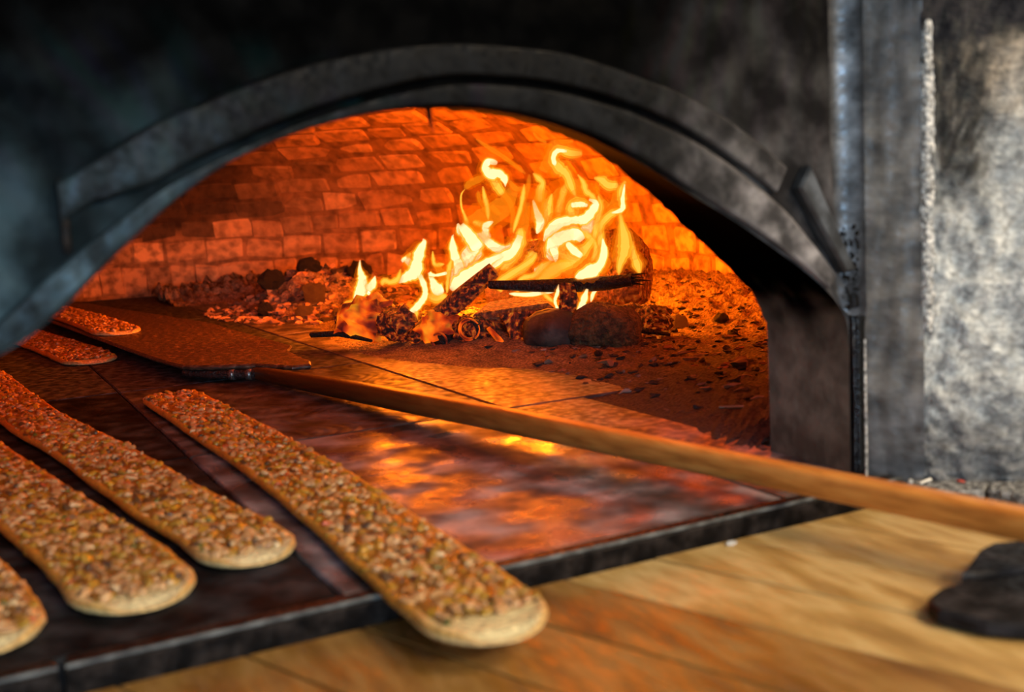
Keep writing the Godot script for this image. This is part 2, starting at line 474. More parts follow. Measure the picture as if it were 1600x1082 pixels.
# the arch of the oven mouth, in metres on the face of the oven: opening, groove in its face, outer edge of the raised ring
const OPEN := [Vector2(-0.505, -0.001), Vector2(-0.505, 0.06), Vector2(-0.5, 0.115), Vector2(-0.465, 0.157), Vector2(-0.415, 0.19), Vector2(-0.36, 0.212), Vector2(-0.324, 0.235), Vector2(-0.293, 0.263), Vector2(-0.249, 0.3), Vector2(-0.202, 0.331), Vector2(-0.167, 0.346), Vector2(-0.125, 0.359), Vector2(-0.072, 0.369), Vector2(-0.01, 0.371), Vector2(0.04, 0.365), Vector2(0.101, 0.349), Vector2(0.164, 0.321), Vector2(0.219, 0.29), Vector2(0.269, 0.262), Vector2(0.314, 0.234), Vector2(0.353, 0.208), Vector2(0.385, 0.182), Vector2(0.401, 0.161), Vector2(0.406, 0.14), Vector2(0.406, 0.07), Vector2(0.406, -0.001)]
const INNER := [Vector2(-0.515, -0.001), Vector2(-0.515, 0.06), Vector2(-0.51, 0.115), Vector2(-0.475, 0.17), Vector2(-0.42, 0.205), Vector2(-0.36, 0.24), Vector2(-0.324, 0.262), Vector2(-0.293, 0.285), Vector2(-0.249, 0.318), Vector2(-0.202, 0.345), Vector2(-0.145, 0.367), Vector2(-0.079, 0.380), Vector2(0.0, 0.385), Vector2(0.052, 0.382), Vector2(0.079, 0.378), Vector2(0.14, 0.364), Vector2(0.197, 0.339), Vector2(0.248, 0.304), Vector2(0.294, 0.266), Vector2(0.342, 0.226), Vector2(0.375, 0.195), Vector2(0.393, 0.177), Vector2(0.404, 0.157), Vector2(0.408, 0.14), Vector2(0.409, 0.07), Vector2(0.409, -0.001)]
const GROOVE := [Vector2(-0.44, 0.195), Vector2(-0.38, 0.225), Vector2(-0.33, 0.264), Vector2(-0.28, 0.3), Vector2(-0.239, 0.325), Vector2(-0.175, 0.352), Vector2(-0.126, 0.369), Vector2(-0.071, 0.384), Vector2(-0.016, 0.393), Vector2(0.032, 0.392), Vector2(0.079, 0.387), Vector2(0.117, 0.379), Vector2(0.157, 0.368), Vector2(0.191, 0.355), Vector2(0.221, 0.342), Vector2(0.252, 0.325), Vector2(0.284, 0.304), Vector2(0.323, 0.276), Vector2(0.356, 0.243), Vector2(0.381, 0.216), Vector2(0.39, 0.205)]
const RING := [Vector2(-0.316, 0.325), Vector2(-0.294, 0.337), Vector2(-0.265, 0.355), Vector2(-0.239, 0.368), Vector2(-0.213, 0.378), Vector2(-0.185, 0.389), Vector2(-0.121, 0.408), Vector2(-0.03, 0.421), Vector2(0.055, 0.419), Vector2(0.108, 0.411), Vector2(0.164, 0.395), Vector2(0.208, 0.381), Vector2(0.254, 0.359), Vector2(0.301, 0.33), Vector2(0.326, 0.311)]
const DEPTH := 0.126

func soot_and_sheen(p: Vector3) -> Color:
	# blue-grey daylight sheen put in as colour low on the left, brown-grey to the right, black soot over the crown of the arch
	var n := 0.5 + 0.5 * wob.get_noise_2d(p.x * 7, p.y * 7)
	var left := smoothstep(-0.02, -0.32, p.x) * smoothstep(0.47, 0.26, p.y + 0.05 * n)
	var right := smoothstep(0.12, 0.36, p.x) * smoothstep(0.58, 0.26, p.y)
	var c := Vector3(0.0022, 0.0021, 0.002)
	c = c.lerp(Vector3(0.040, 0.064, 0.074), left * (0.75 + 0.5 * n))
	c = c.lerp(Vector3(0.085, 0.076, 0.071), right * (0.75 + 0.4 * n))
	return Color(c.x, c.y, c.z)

func arch_strip(A: PackedVector2Array, B: PackedVector2Array, h: float, n: int, gain: float) -> ArrayMesh:
	# raised band with softened edges between two curves on the oven's face
	var prof := [[0.0, -0.002], [0.0, h * 0.6], [0.06, h * 0.92], [0.14, h], [0.5, h], [0.86, h], [0.94, h * 0.92], [1.0, h * 0.6], [1.0, -0.002]]
	return grid(n, prof.size() - 1, func(a, b):
		var pr: Array = prof[int(round(b * (prof.size() - 1)))]
		var q := at_path(A, a).lerp(at_path(B, a), pr[0])
		return Vector3(q.x, q.y, pr[1] + 0.0008 * wob.get_noise_2d(q.x * 20, q.y * 20)), true, func(_a, _b, p):
			var c := soot_and_sheen(p)
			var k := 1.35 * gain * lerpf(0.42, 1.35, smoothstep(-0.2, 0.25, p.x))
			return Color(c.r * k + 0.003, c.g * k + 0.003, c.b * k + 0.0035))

func oven_front() -> void:
	var n := 150
	var op := smooth_path(OPEN, n)
	var inn := smooth_path(INNER, n)
	var wall := setting("wall_front")
	# face: from the opening out to a rectangle
	var lo := Vector2(-1.6, -0.001); var hi := Vector2(0.386, 1.75)
	var border := func(t: float, right: float) -> Vector2:
		var u := t * 3.0
		if u < 1.0: return Vector2(lo.x, lerpf(lo.y, hi.y, u))
		if u < 2.0: return Vector2(lerpf(lo.x, right, u - 1.0), hi.y)
		return Vector2(right, lerpf(hi.y, lo.y, u - 2.0))
	put("oven_face", grid(n, 26, func(a, b):
		var q := at_path(op, a)
		var e: Vector2 = border.call(a, 0.386)
		if q.x > 0.386 and q.y < 0.18:
			e = Vector2(0.4065, q.y)
		elif e.y < 0.184 and e.x > 0:
			e.y = 0.184
		var k := pow(b, 2.0)
		q = q.lerp(e, k)
		return Vector3(q.x, q.y, 0.0015 * wob.get_noise_2d(q.x * 6, q.y * 6)), true, func(_a, _b, p): return soot_and_sheen(p)), M.soot_steel, wall)
	put("inner_face", grid(n, 10, func(a, b):
		var q := at_path(inn, a).lerp(border.call(a, 1.6), b)
		return Vector3(q.x, q.y, -DEPTH), false), M.mortar, wall)
	# the lining of the mouth, crumbling at its inner edge
	put("mouth_lining", grid(n, 14, func(a, b):
		var q := at_path(op, a).lerp(at_path(inn, a), b)
		var jag := 0.0
		if q.y > 0.15 and b > 0.5:
			jag = (b - 0.5) * 2.0
		var m := at_path(op, a)
		var nn := Vector2(0, 0.1) - m
		q += nn.normalized() * jag * (0.0008 + 0.005 * absf(wob.get_noise_1d(a * 160)) + 0.003 * absf(wob.get_noise_1d(a * 420 + 50)))
		return Vector3(q.x, q.y, -DEPTH * b), false, func(_a, b, p):
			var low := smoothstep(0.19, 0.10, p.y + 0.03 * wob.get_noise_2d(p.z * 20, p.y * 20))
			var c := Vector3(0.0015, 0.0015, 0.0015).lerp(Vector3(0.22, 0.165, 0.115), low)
			return Color(c.x, c.y, c.z)), M.lining, wall)
	box_at("plinth", Vector3(-1.6, -0.9, -0.126), Vector3(1.6, -0.061, -0.02), M.mortar, wall)
	# raised bands round the mouth with the dark groove between them
	var gr := smooth_path(GROOVE, n)
	var edge := PackedVector2Array()
	for k in gr.size():
		var best := 0; var bd := 9.0
		for j in op.size():
			var d: float = op[j].distance_to(gr[k])
			if d < bd:
				bd = d; best = j
		edge.append(gr[k].lerp(op[best], 0.93))
	var gin := PackedVector2Array()
	for k in gr.size():
		gin.append(gr[k].move_toward(edge[k], 0.0035))
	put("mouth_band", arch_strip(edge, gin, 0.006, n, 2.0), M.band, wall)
	var ring := smooth_path(RING, n)
	var gout := PackedVector2Array()
	for k in ring.size():
		var best := 0; var bd := 9.0
		for j in gr.size():
			var d: float = gr[j].distance_to(ring[k])
			if d < bd:
				bd = d; best = j
		var e := ring[k].lerp(gr[best], 0.93)
		if k < 12:
			e = Vector2(lerpf(-0.315, e.x, smoothstep(0, 12, k)), e.y)
		gout.append(e)
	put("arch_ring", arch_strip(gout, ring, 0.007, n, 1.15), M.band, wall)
	# end pieces of the ring
	put("bracket_block", plate([Vector2(0.334, 0.2905), Vector2(0.348, 0.311), Vector2(0.366, 0.280), Vector2(0.404, 0.207), Vector2(0.39, 0.2055)], -0.001, 0.015, 0.003), M.block, wall, Transform3D(Basis(Vector3.RIGHT, Vector3(0, 0, 1), Vector3.UP), Vector3.ZERO))
	box_at("end_bar", Vector3(-0.3165, 0.276, -0.001), Vector3(-0.3105, 0.327, 0.004), M.lip, wall, 0.0015)
	# concave fold between the oven's face and the side cheek
	var prof := [Vector2(0.3855, 0.0), Vector2(0.391, 0.0005), Vector2(0.396, 0.0022), Vector2(0.401, 0.0054), Vector2(0.405, 0.0094), Vector2(0.4087, 0.0138), Vector2(0.4122, 0.0183)]
	put("corner_fold", grid(60, 14, func(a, b):
		var q := at_path(PackedVector2Array(prof), b)
		var y0 := lerpf(0.184, 0.162, smoothstep(0.3855, 0.404, q.x))
		var y := lerpf(y0, 1.75, pow(a, 2.0))
		var r := 0.0012 * wob.get_noise_2d(y * 60, b * 5) * smoothstep(0.3, 0.2, y)
		return Vector3(q.x, y, q.y + r), true, func(_a, b, p):
			var c := soot_and_sheen(p)
			var k: float = smoothstep(0.0, 0.45, b) * smoothstep(1.0, 0.72, b) * smoothstep(0.62, 0.36, p.y) * (0.3 + 0.7 * smoothstep(0.2, 0.29, p.y))  # bluish highlight down the fold, painted into its colour
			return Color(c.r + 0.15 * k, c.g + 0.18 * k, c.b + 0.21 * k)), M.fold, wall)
	# tar that ran down and set at the foot of the fold
	var xf := []; var cols := []
	for k in 110:
		var y := 0.17 + pow(rng.randf(), 1.6) * 0.085
		var q := at_path(PackedVector2Array(prof), rng.randf_range(0.35, 0.8))
		var s := rng.randf_range(0.0007, 0.002)
		xf.append(Transform3D(Basis().scaled(Vector3(s, s * rng.randf_range(1, 1.8), s)), Vector3(q.x, y, q.y)))
		cols.append(Color.WHITE)
	scatter("tar_drops", blob(Vector3.ONE, 0.15, 1.5, 3.0, 10, 6), M.tar, xf, cols, wall)
	# black slot beside the jamb
	box_at("tar_slot", Vector3(0.4102, 0.0, -0.05), Vector3(0.45, 0.161, 0.008), M.tar, wall, 0.001)
	put("slot_bead", tube([Vector3(0.4095, 0.0, 0.003), Vector3(0.41, 0.08, 0.0035), Vector3(0.409, 0.16, 0.003)], [0.0022, 0.002, 0.0022], 8, 0.0006), M.tar, wall)
	put("slot_edge", tube([Vector3(0.4105, -0.001, 0.0172), Vector3(0.4108, 0.04, 0.0175), Vector3(0.4103, 0.09, 0.0172), Vector3(0.4105, 0.138, 0.0173)], [0.0013, 0.0011, 0.0013, 0.0008], 8, 0.0005), M.white_chip, wall)

func cheek() -> void:
	# the side wall of the oven niche leaves the face at 45 degrees; s runs along it
	var at := func(s: float, y: float, out: float) -> Vector3: return Vector3(0.427 + s * 0.7071 - out * 0.7071, y, 0.033 + s * 0.7071 + out * 0.7071) + Vector3(0, 0, -0.0)
	var w := setting("wall_side")
	var base := -0.02
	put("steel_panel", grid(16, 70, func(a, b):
		var y := lerpf(base, 1.75, pow(b, 1.8))
		var s: float = lerpf(-0.0228, 0.0325 + 0.0006 * wob.get_noise_1d(y * 40), a)
		if y > 0.165:
			s = lerpf(-0.0212, 0.0325 + 0.0006 * wob.get_noise_1d(y * 40), a)
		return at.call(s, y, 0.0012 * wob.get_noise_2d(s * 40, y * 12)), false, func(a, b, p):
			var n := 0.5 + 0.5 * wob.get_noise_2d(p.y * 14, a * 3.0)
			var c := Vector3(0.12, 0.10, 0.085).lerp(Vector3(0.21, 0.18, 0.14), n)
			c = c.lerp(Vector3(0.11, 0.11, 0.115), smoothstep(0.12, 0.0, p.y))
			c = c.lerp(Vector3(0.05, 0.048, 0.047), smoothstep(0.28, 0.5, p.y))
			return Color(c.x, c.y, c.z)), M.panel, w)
	put("plaster_chip", grid(10, 90, func(a, b):
		var y := lerpf(0.145, 0.44, b)
		var wd := 0.0105 + 0.0025 * wob.get_noise_1d(y * 90) - 0.003 * smoothstep(0.36, 0.44, y) - 0.004 * smoothstep(0.17, 0.145, y)
		return at.call(0.036 + wd * (a - 0.5) * 1.25, y, 0.0035 * sin(a * PI) - 0.001 + 0.0015 * wob.get_noise_2d(y * 130, a * 5)), false), M.white_chip, w)
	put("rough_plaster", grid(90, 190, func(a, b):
		var s: float = 0.0305 + 0.9 * pow(a, 2.2)
		var y := lerpf(base, 1.75, pow(b, 2.0))
		var d := 0.009 * wob.get_noise_2d(s * 22, y * 22) + 0.0032 * wob.get_noise_2d(s * 75 + 9, y * 75)
		d *= smoothstep(0.0, 0.03, a)
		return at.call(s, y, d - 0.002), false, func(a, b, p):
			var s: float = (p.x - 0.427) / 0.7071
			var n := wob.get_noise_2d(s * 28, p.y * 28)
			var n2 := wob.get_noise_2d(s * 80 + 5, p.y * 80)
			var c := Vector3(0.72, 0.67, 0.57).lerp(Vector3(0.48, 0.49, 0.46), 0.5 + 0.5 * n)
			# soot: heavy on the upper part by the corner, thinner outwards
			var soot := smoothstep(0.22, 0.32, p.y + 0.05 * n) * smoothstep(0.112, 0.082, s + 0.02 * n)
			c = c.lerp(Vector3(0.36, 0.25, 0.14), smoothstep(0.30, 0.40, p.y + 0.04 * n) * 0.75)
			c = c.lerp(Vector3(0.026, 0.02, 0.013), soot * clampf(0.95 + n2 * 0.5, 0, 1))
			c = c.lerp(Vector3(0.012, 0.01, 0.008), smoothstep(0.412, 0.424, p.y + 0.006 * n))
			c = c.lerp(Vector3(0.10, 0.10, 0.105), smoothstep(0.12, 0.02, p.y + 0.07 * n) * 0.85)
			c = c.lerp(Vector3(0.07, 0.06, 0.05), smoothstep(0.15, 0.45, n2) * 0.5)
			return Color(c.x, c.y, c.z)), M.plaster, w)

func hearth() -> void:
	var h := setting("hearth_floor")
	var xs := [-1.47, -1.026, -0.586, -0.146, 0.294, 0.734, 1.174, 1.62]
	var zs := [0.03, -0.555, -1.155, -1.755, -2.355, -2.955, -3.6]
	for r in zs.size() - 1:
		for k in xs.size() - 1:
			if r == 0 and (k < 2 or k > 4):
				continue
			var x1: float = xs[k + 1]
			var m: Material = M.slab_grey
			if r == 0:
				m = M.slab_dark if k < 3 else M.slab_front
			elif r == 1 and k == 3:
				m = M.slab_arc
			elif r == 1 and k == 2:
				m = M.slab_dark
			if k >= 4:
				m = M.slab_pink
			elif r >= 2 and k == 3:
				m = M.slab_grey
			if r == 0 and k == 4:
				x1 = 0.423
			var g := 0.0012
			var dy := rng.randf_range(-0.0008, 0.0)
			box_at("slab", Vector3(xs[k] + g, -0.06, zs[r + 1] + g), Vector3(x1 - g, dy, zs[r] - g), m, h, 0.0022)
	# steel edging along the front of the slabs
	for q in [[-0.62, -0.352], [-0.349, 0.424]]:
		put("edge_strip", plate([Vector2(q[0], 0.0305), Vector2(q[1], 0.0305), Vector2(q[1], 0.05), Vector2(q[0], 0.05)], -0.06, 0.0015, 0.005), M.lip, h)
	for q in [[-0.62, -0.353], [-0.348, 0.424]]:
		put("edge_highlight", tube([Vector3(q[0], 0.0002, 0.0488), Vector3((q[0] * 2 + q[1]) / 3, 0.0004, 0.0486), Vector3((q[0] + 2 * q[1]) / 3, 0.0002, 0.049), Vector3(q[1], 0.0004, 0.0486)], [0.0021, 0.0024, 0.0019, 0.0022], 8), M.lip_edge, h)  # paler bead put in for the light caught along the edge
	box_at("mortar_bed", Vector3(-1.6, -0.16, -3.7), Vector3(1.7, -0.062, -0.13), M.mortar, h)

func dome_at(phi: float, s: float) -> Vector3:
	# profile of the oven chamber: upright wall below, low vault above; s is metres along it
	var prof := PackedVector2Array([Vector2(1.0, 0.0), Vector2(1.0, 0.10), Vector2(0.995, 0.2), Vector2(0.975, 0.3), Vector2(0.93, 0.4), Vector2(0.855, 0.49), Vector2(0.74, 0.57), Vector2(0.58, 0.635), Vector2(0.38, 0.68), Vector2(0.18, 0.70), Vector2(0.0, 0.705)])
	var q := Vector2.ZERO
	var left := s
	for k in prof.size() - 1:
		var a := prof[k] * Vector2(1.5, 1); var b := prof[k + 1] * Vector2(1.5, 1)
		var l := a.distance_to(b)
		if left <= l or k == prof.size() - 2:
			q = a.lerp(b, clampf(left / l, 0, 1)) / Vector2(1.5, 1)
			break
		left -= l
	var rx := 1.42 if phi > 0 else 1.3
	return Vector3(0.02 + rx * q.x * sin(phi), q.y, -1.75 - 1.68 * q.x * cos(phi))

func oven_soot_and_shade(p: Vector3) -> float:
	# head-height soot stain; the far left is also darkened to mimic weak firelight
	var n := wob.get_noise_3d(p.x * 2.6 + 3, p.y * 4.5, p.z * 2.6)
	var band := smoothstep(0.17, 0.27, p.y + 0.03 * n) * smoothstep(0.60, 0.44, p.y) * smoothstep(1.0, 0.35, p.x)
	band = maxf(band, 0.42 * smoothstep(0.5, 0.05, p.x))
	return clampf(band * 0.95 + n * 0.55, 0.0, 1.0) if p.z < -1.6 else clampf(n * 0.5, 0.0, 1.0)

func dome() -> void:
	var w := setting("wall_oven")
	var st := SurfaceTool.new()
	st.begin(Mesh.PRIMITIVE_TRIANGLES)
	var na := 150; var nb := 40
	for i in na:
		for j in nb:
			var q := []
			for c in [[0, 0], [1, 0], [1, 1], [0, 1]]:
				q.append(dome_at(((i + c[0]) / float(na) - 0.5) * TAU, (j + c[1]) / float(nb) * 2.02))
			var mid: Vector3 = (q[0] + q[2]) / 2
			if mid.z > -0.75 and absf(mid.x) < 0.52 and mid.y < 0.43:
				continue
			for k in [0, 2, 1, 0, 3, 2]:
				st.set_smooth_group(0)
				var g := 1.0 - 0.85 * oven_soot_and_shade(q[k])
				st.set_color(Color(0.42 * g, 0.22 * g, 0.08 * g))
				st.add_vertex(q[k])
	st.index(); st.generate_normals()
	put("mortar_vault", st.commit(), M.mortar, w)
	var shapes := []
	for k in 14:
		shapes.append(cbox(Vector3(0.15, 0.085, 0.06), 0.006, 0.005))
	var s := 0.0
	var row := 0
	var built := 0
	var rest := []
	var heights := [0.115, 0.085, 0.075, 0.08, 0.075, 0.085, 0.08, 0.085, 0.09, 0.09, 0.1, 0.1, 0.1, 0.1]
	for hh in heights:
		var base := 0.105 if row == 0 else (0.14 if row < 3 else 0.185)
		var phi := -PI + rng.randf() * 0.05
		while phi < PI - 0.03:
			var p0 := dome_at(phi, s + hh / 2)
			var rr := Vector2(p0.x - 0.02, p0.z + 1.75).length()
			var ln := base * rng.randf_range(0.75, 1.25)
			var dphi := ln / maxf(rr, 0.3)
			var pm := phi + dphi / 2
			phi += dphi
			var p := dome_at(pm, s + hh / 2 + 0.03 * wob.get_noise_1d(pm * 1.6 + 5.0) * smoothstep(0.0, 0.2, s))
			if p.z > -0.75 and absf(p.x) < 0.62 and p.y < 0.5:
				continue
			var tx := (dome_at(pm + 0.01, s + hh / 2) - dome_at(pm - 0.01, s + hh / 2)).normalized()
			var ty := (dome_at(pm, s + hh / 2 + 0.02) - dome_at(pm, s + hh / 2 - 0.02)).normalized()
			var tz := tx.cross(ty).normalized()
			if tz.dot(Vector3(0.02, 0.2, -1.75) - p) < 0:
				tz = -tz
			ty = tz.cross(tx).normalized()
			var inward := rng.randf_range(-0.026, -0.022) if row < 4 else rng.randf_range(-0.027, -0.021)
			var bas := Basis(tx, ty, tz) * Basis(Vector3(0, 0, 1), rng.randf_range(-0.07, 0.07) + 0.10 * wob.get_noise_1d(pm * 2.0 + row * 0.3)) * Basis(Vector3(0, 1, 0), rng.randf_range(-0.05, 0.05))
			bas = bas * Basis().scaled(Vector3((ln - 0.008) / 0.15, (hh - 0.0075) / 0.085, 1.0))
			var xf := Transform3D(bas, p + tz * inward)
			var grade := oven_soot_and_shade(p) * 5.0 + rng.randf_range(-0.7, 0.5)
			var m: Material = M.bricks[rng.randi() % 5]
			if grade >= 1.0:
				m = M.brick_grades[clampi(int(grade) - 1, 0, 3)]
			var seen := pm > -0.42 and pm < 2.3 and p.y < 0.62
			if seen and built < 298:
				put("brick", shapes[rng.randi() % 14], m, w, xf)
				built += 1
			else:
				rest.append([xf, Color.WHITE])
		s += hh
		row += 1
	var half := []
	for k in rest:
		half.append(k[0])
	var cols := []
	for k in rest:
		cols.append(k[1])
	scatter("bricks_beyond", shapes[0], M.bricks[0], half, cols, w)
	# soot and tar hanging from the crown of the mouth
	put("soot_drip", tube([Vector3(0.02, 0.384, -0.128), Vector3(0.021, 0.372, -0.128), Vector3(0.023, 0.360, -0.127)], [0.0026, 0.0019, 0.0006], 7, 0.0004), M.lip, w)
	print("bricks ", built, " rest ", rest.size())

func counter() -> void:
	var c := thing("wooden_counter", "flour-worn ochre wooden counter of long planks in front of the oven", "counter", Vector3(0, -0.02, 0.0))
	# planks run obliquely away from the front edge; each is cut by the cheeks and the edging
	var d := Vector2(0.36, 0.933); var nrm := Vector2(0.933, -0.36)
	var area := PackedVector2Array([Vector2(-0.62, 0.0515), Vector2(0.444, 0.0515), Vector2(1.0, 0.607), Vector2(1.0, 0.66), Vector2(-1.1, 0.66), Vector2(-1.1, 0.53)])
	var k := -18
	while k < 16:
		var off := k * 0.083 + 0.018
		var a := nrm * (off + 0.0009); var b := nrm * (off + 0.0821)
		var strip := PackedVector2Array([a - d * 3, b - d * 3, b + d * 3, a + d * 3])
		for poly in Geometry2D.intersect_polygons(strip, area):
			if poly.size() > 2:
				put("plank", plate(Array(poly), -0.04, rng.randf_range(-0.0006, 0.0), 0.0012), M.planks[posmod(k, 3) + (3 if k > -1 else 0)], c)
		k += 1
	put("counter_base", plate([Vector2(-1.1, 0.62), Vector2(1.0, 0.62), Vector2(0.46, 0.08), Vector2(-0.63, 0.08)], -0.88, -0.0405, 0.005), M.room_wall, c)

func ground_ash(x: float, z: float) -> float:
	# height of the ash bed over the stones
	var n := wob.get_noise_2d(x * 5, z * 5); var n2 := wob.get_noise_2d(x * 22, z * 22); var n3 := wob.get_noise_2d(x * 60, z * 60)
	var edge := 0.50 + 0.035 * n
	if z < -0.9:
		edge = lerpf(0.50, 0.40, smoothstep(-0.9, -1.5, z)) + 0.03 * n
	if z < -1.9:
		edge = 0.42 + 0.04 * n
	if z > -0.6:
		edge = lerpf(0.50, 0.40, smoothstep(-0.6, -0.15, z)) + 0.03 * n
	var into := smoothstep(edge - 0.06, edge + 0.14, x)
	var hgt := -0.004 + into * (0.014 + 0.006 * n + 0.004 * n2)
	var fx := Vector2(x - 0.62, (z + 1.3) * 0.55).length()
	hgt += 0.035 * smoothstep(0.34, 0.05, fx)
	hgt += 0.05 * smoothstep(0.95, 1.3, x) + 0.02 * n2 * smoothstep(0.9, 1.2, x)
	# bank of rubble towards the back
	var bk := Vector2((x - 0.62) * 0.9, z + 2.45).length()
	hgt += (0.085 + 0.03 * n2) * smoothstep(0.38, 0.05, bk) * into
	hgt += 0.05 * smoothstep(-2.75, -3.1, z) * (0.6 + n2)
	hgt += (0.0016 + 0.004 * into) * n3
	return hgt

func ash_and_embers() -> void:
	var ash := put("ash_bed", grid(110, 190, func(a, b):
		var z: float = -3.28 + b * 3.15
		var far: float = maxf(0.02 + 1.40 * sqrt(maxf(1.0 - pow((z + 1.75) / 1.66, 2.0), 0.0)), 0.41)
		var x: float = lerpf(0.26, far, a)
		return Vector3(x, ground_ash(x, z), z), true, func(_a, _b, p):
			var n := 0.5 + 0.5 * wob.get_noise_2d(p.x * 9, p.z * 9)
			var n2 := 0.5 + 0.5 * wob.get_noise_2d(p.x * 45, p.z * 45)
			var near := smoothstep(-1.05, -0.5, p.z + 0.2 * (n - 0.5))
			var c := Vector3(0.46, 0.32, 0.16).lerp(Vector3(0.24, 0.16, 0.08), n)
			c *= 1.0 + 0.6 * smoothstep(-1.6, -2.1, p.z)  # ash paled in the back bank, standing in for firelight there
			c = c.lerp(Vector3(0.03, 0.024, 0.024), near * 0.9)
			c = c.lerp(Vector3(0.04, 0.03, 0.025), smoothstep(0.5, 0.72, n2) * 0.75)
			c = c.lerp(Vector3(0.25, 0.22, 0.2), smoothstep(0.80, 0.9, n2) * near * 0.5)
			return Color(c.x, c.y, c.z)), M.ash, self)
	tag(ash, "pale and blackened bed of wood ash under and around the burning logs", "ash")
	ash.set_meta("kind", "stuff")
	# cinders and flakes
	var xf := []; var cols := []
	for k in 2600:
		var x := rng.randf_range(0.42, 1.25); var z := -0.15 - pow(rng.randf(), 0.8) * 2.5
		if x < 0.46 + 0.1 * rng.randf():
			continue
		var s := rng.randf_range(0.0015, 0.006) * (1.0 + 0.8 * float(rng.randf() < 0.06))
		var bs := Basis.from_euler(Vector3(rng.randf() * 6, rng.randf() * 6, rng.randf() * 6)).scaled(Vector3(s * rng.randf_range(1, 2.4), s * 0.6, s))
		xf.append(Transform3D(bs, Vector3(x, ground_ash(x, z) + s * 0.3, z)))
		var t := rng.randf()
		cols.append(Color(0.02, 0.016, 0.015) if t < 0.55 else (Color(0.16, 0.12, 0.09) if t < 0.85 else (Color(0.26, 0.22, 0.18) if t < 0.9 else Color(0.2, 0.09, 0.04))))
	for k in 650:
		var r := sqrt(rng.randf()) * 0.42; var th := rng.randf() * TAU
		var p := Vector2(0.60 + r * cos(th) * 0.8, -2.3 + r * sin(th) * 1.25)
		var s := rng.randf_range(0.004, 0.013)
		var bs := Basis.from_euler(Vector3(rng.randf() * 6, rng.randf() * 6, rng.randf() * 6)).scaled(Vector3(s * rng.randf_range(0.8, 1.5), s * 0.7, s))
		xf.append(Transform3D(bs, Vector3(p.x, ground_ash(p.x, p.y) + s * 0.3, p.y)))
		var q := rng.randf()
		cols.append(Color(0.03, 0.02, 0.016) if q < 0.3 else (Color(0.45, 0.24, 0.10) if q < 0.75 else Color(0.2, 0.10, 0.05)))
	var cin := scatter("cinders", cbox(Vector3(2, 2, 2), 0.5, 0.3), M.bits, xf, cols, self)
	tag(cin, "small black and grey cinders strewn over the ash bed", "cinders")
	# lumps of charcoal in the bank left of the fire and round the logs
	var shapes := []
	for k in 5:
		shapes.append(blob(Vector3(1.0, 0.72, 0.8), 0.55, 1.6, 10.0 + k * 7.3, 12, 8))
	var spots := [[0.40, -2.25, 0.030, 0, "small black charcoal lump at the left end of the ember bank"], [0.47, -2.42, 0.042, 0, "large dark charcoal lump high in the bank left of the flames"], [0.46, -2.08, 0.028, 1, "faintly glowing charcoal lump low at the front of the ember bank"], [0.53, -2.2, 0.040, 1, "cracked orange-lit charcoal block in the middle of the ember bank"], [0.58, -2.4, 0.040, 0, "blackened charcoal lump on top of the ember bank"], [0.50, -1.9, 0.024, 1, "small glowing charcoal lump in front of the ember bank"], [0.56, -1.93, 0.030, 1, "glowing charcoal lump between the bank and the leftmost flame"], [0.63, -2.1, 0.035, 2, "bright orange charcoal lump at the right end of the ember bank"], [0.47, -1.72, 0.020, 2, "bright ember crumb on the pale ash left of the leftmost flame"], [0.52, -1.62, 0.022, 1, "ember lump lying in the ash under the leftmost flame"], [0.72, -2.35, 0.045, 0, "dark charcoal lump behind the leftmost flame"], [0.69, -0.86, 0.011, 0, "small black charcoal bit on the ash before the rounded log"], [0.585, -1.0, 0.014, 0, "black charcoal crumb in front of the glowing wedge"], [0.60, -0.80, 0.008, 0, "tiny charcoal crumb on the grey ash near the handle"], [0.95, -1.05, 0.022, 1, "charcoal lump right of the rounded log by the oven wall"], [1.02, -1.0, 0.016, 0, "dark cinder lump at the foot of the right oven wall"], [0.93, -0.85, 0.012, 0, "black cinder lump on the ash slope by the jamb"]]
	for q in spots:
		var m: Material = [M.char, M.ember, M.hot][q[3]]
		var o := put(numbered("glowing_charcoal" if q[3] > 0 else "charcoal_lump"), shapes[rng.randi() % 5], m, self)
		o.position = Vector3(q[0], ground_ash(q[0], q[1]) + q[2] * 0.42, q[1])
		o.basis = Basis.from_euler(Vector3(0, rng.randf() * 6, 0)).scaled(Vector3.ONE * q[2])
		tag(o, q[4], "charcoal", "charcoal lumps in the ash")

func flocal(p: Vector3) -> Vector3:
	return FIRE_AT + Basis(Vector3.UP, FIRE_TURN) * p

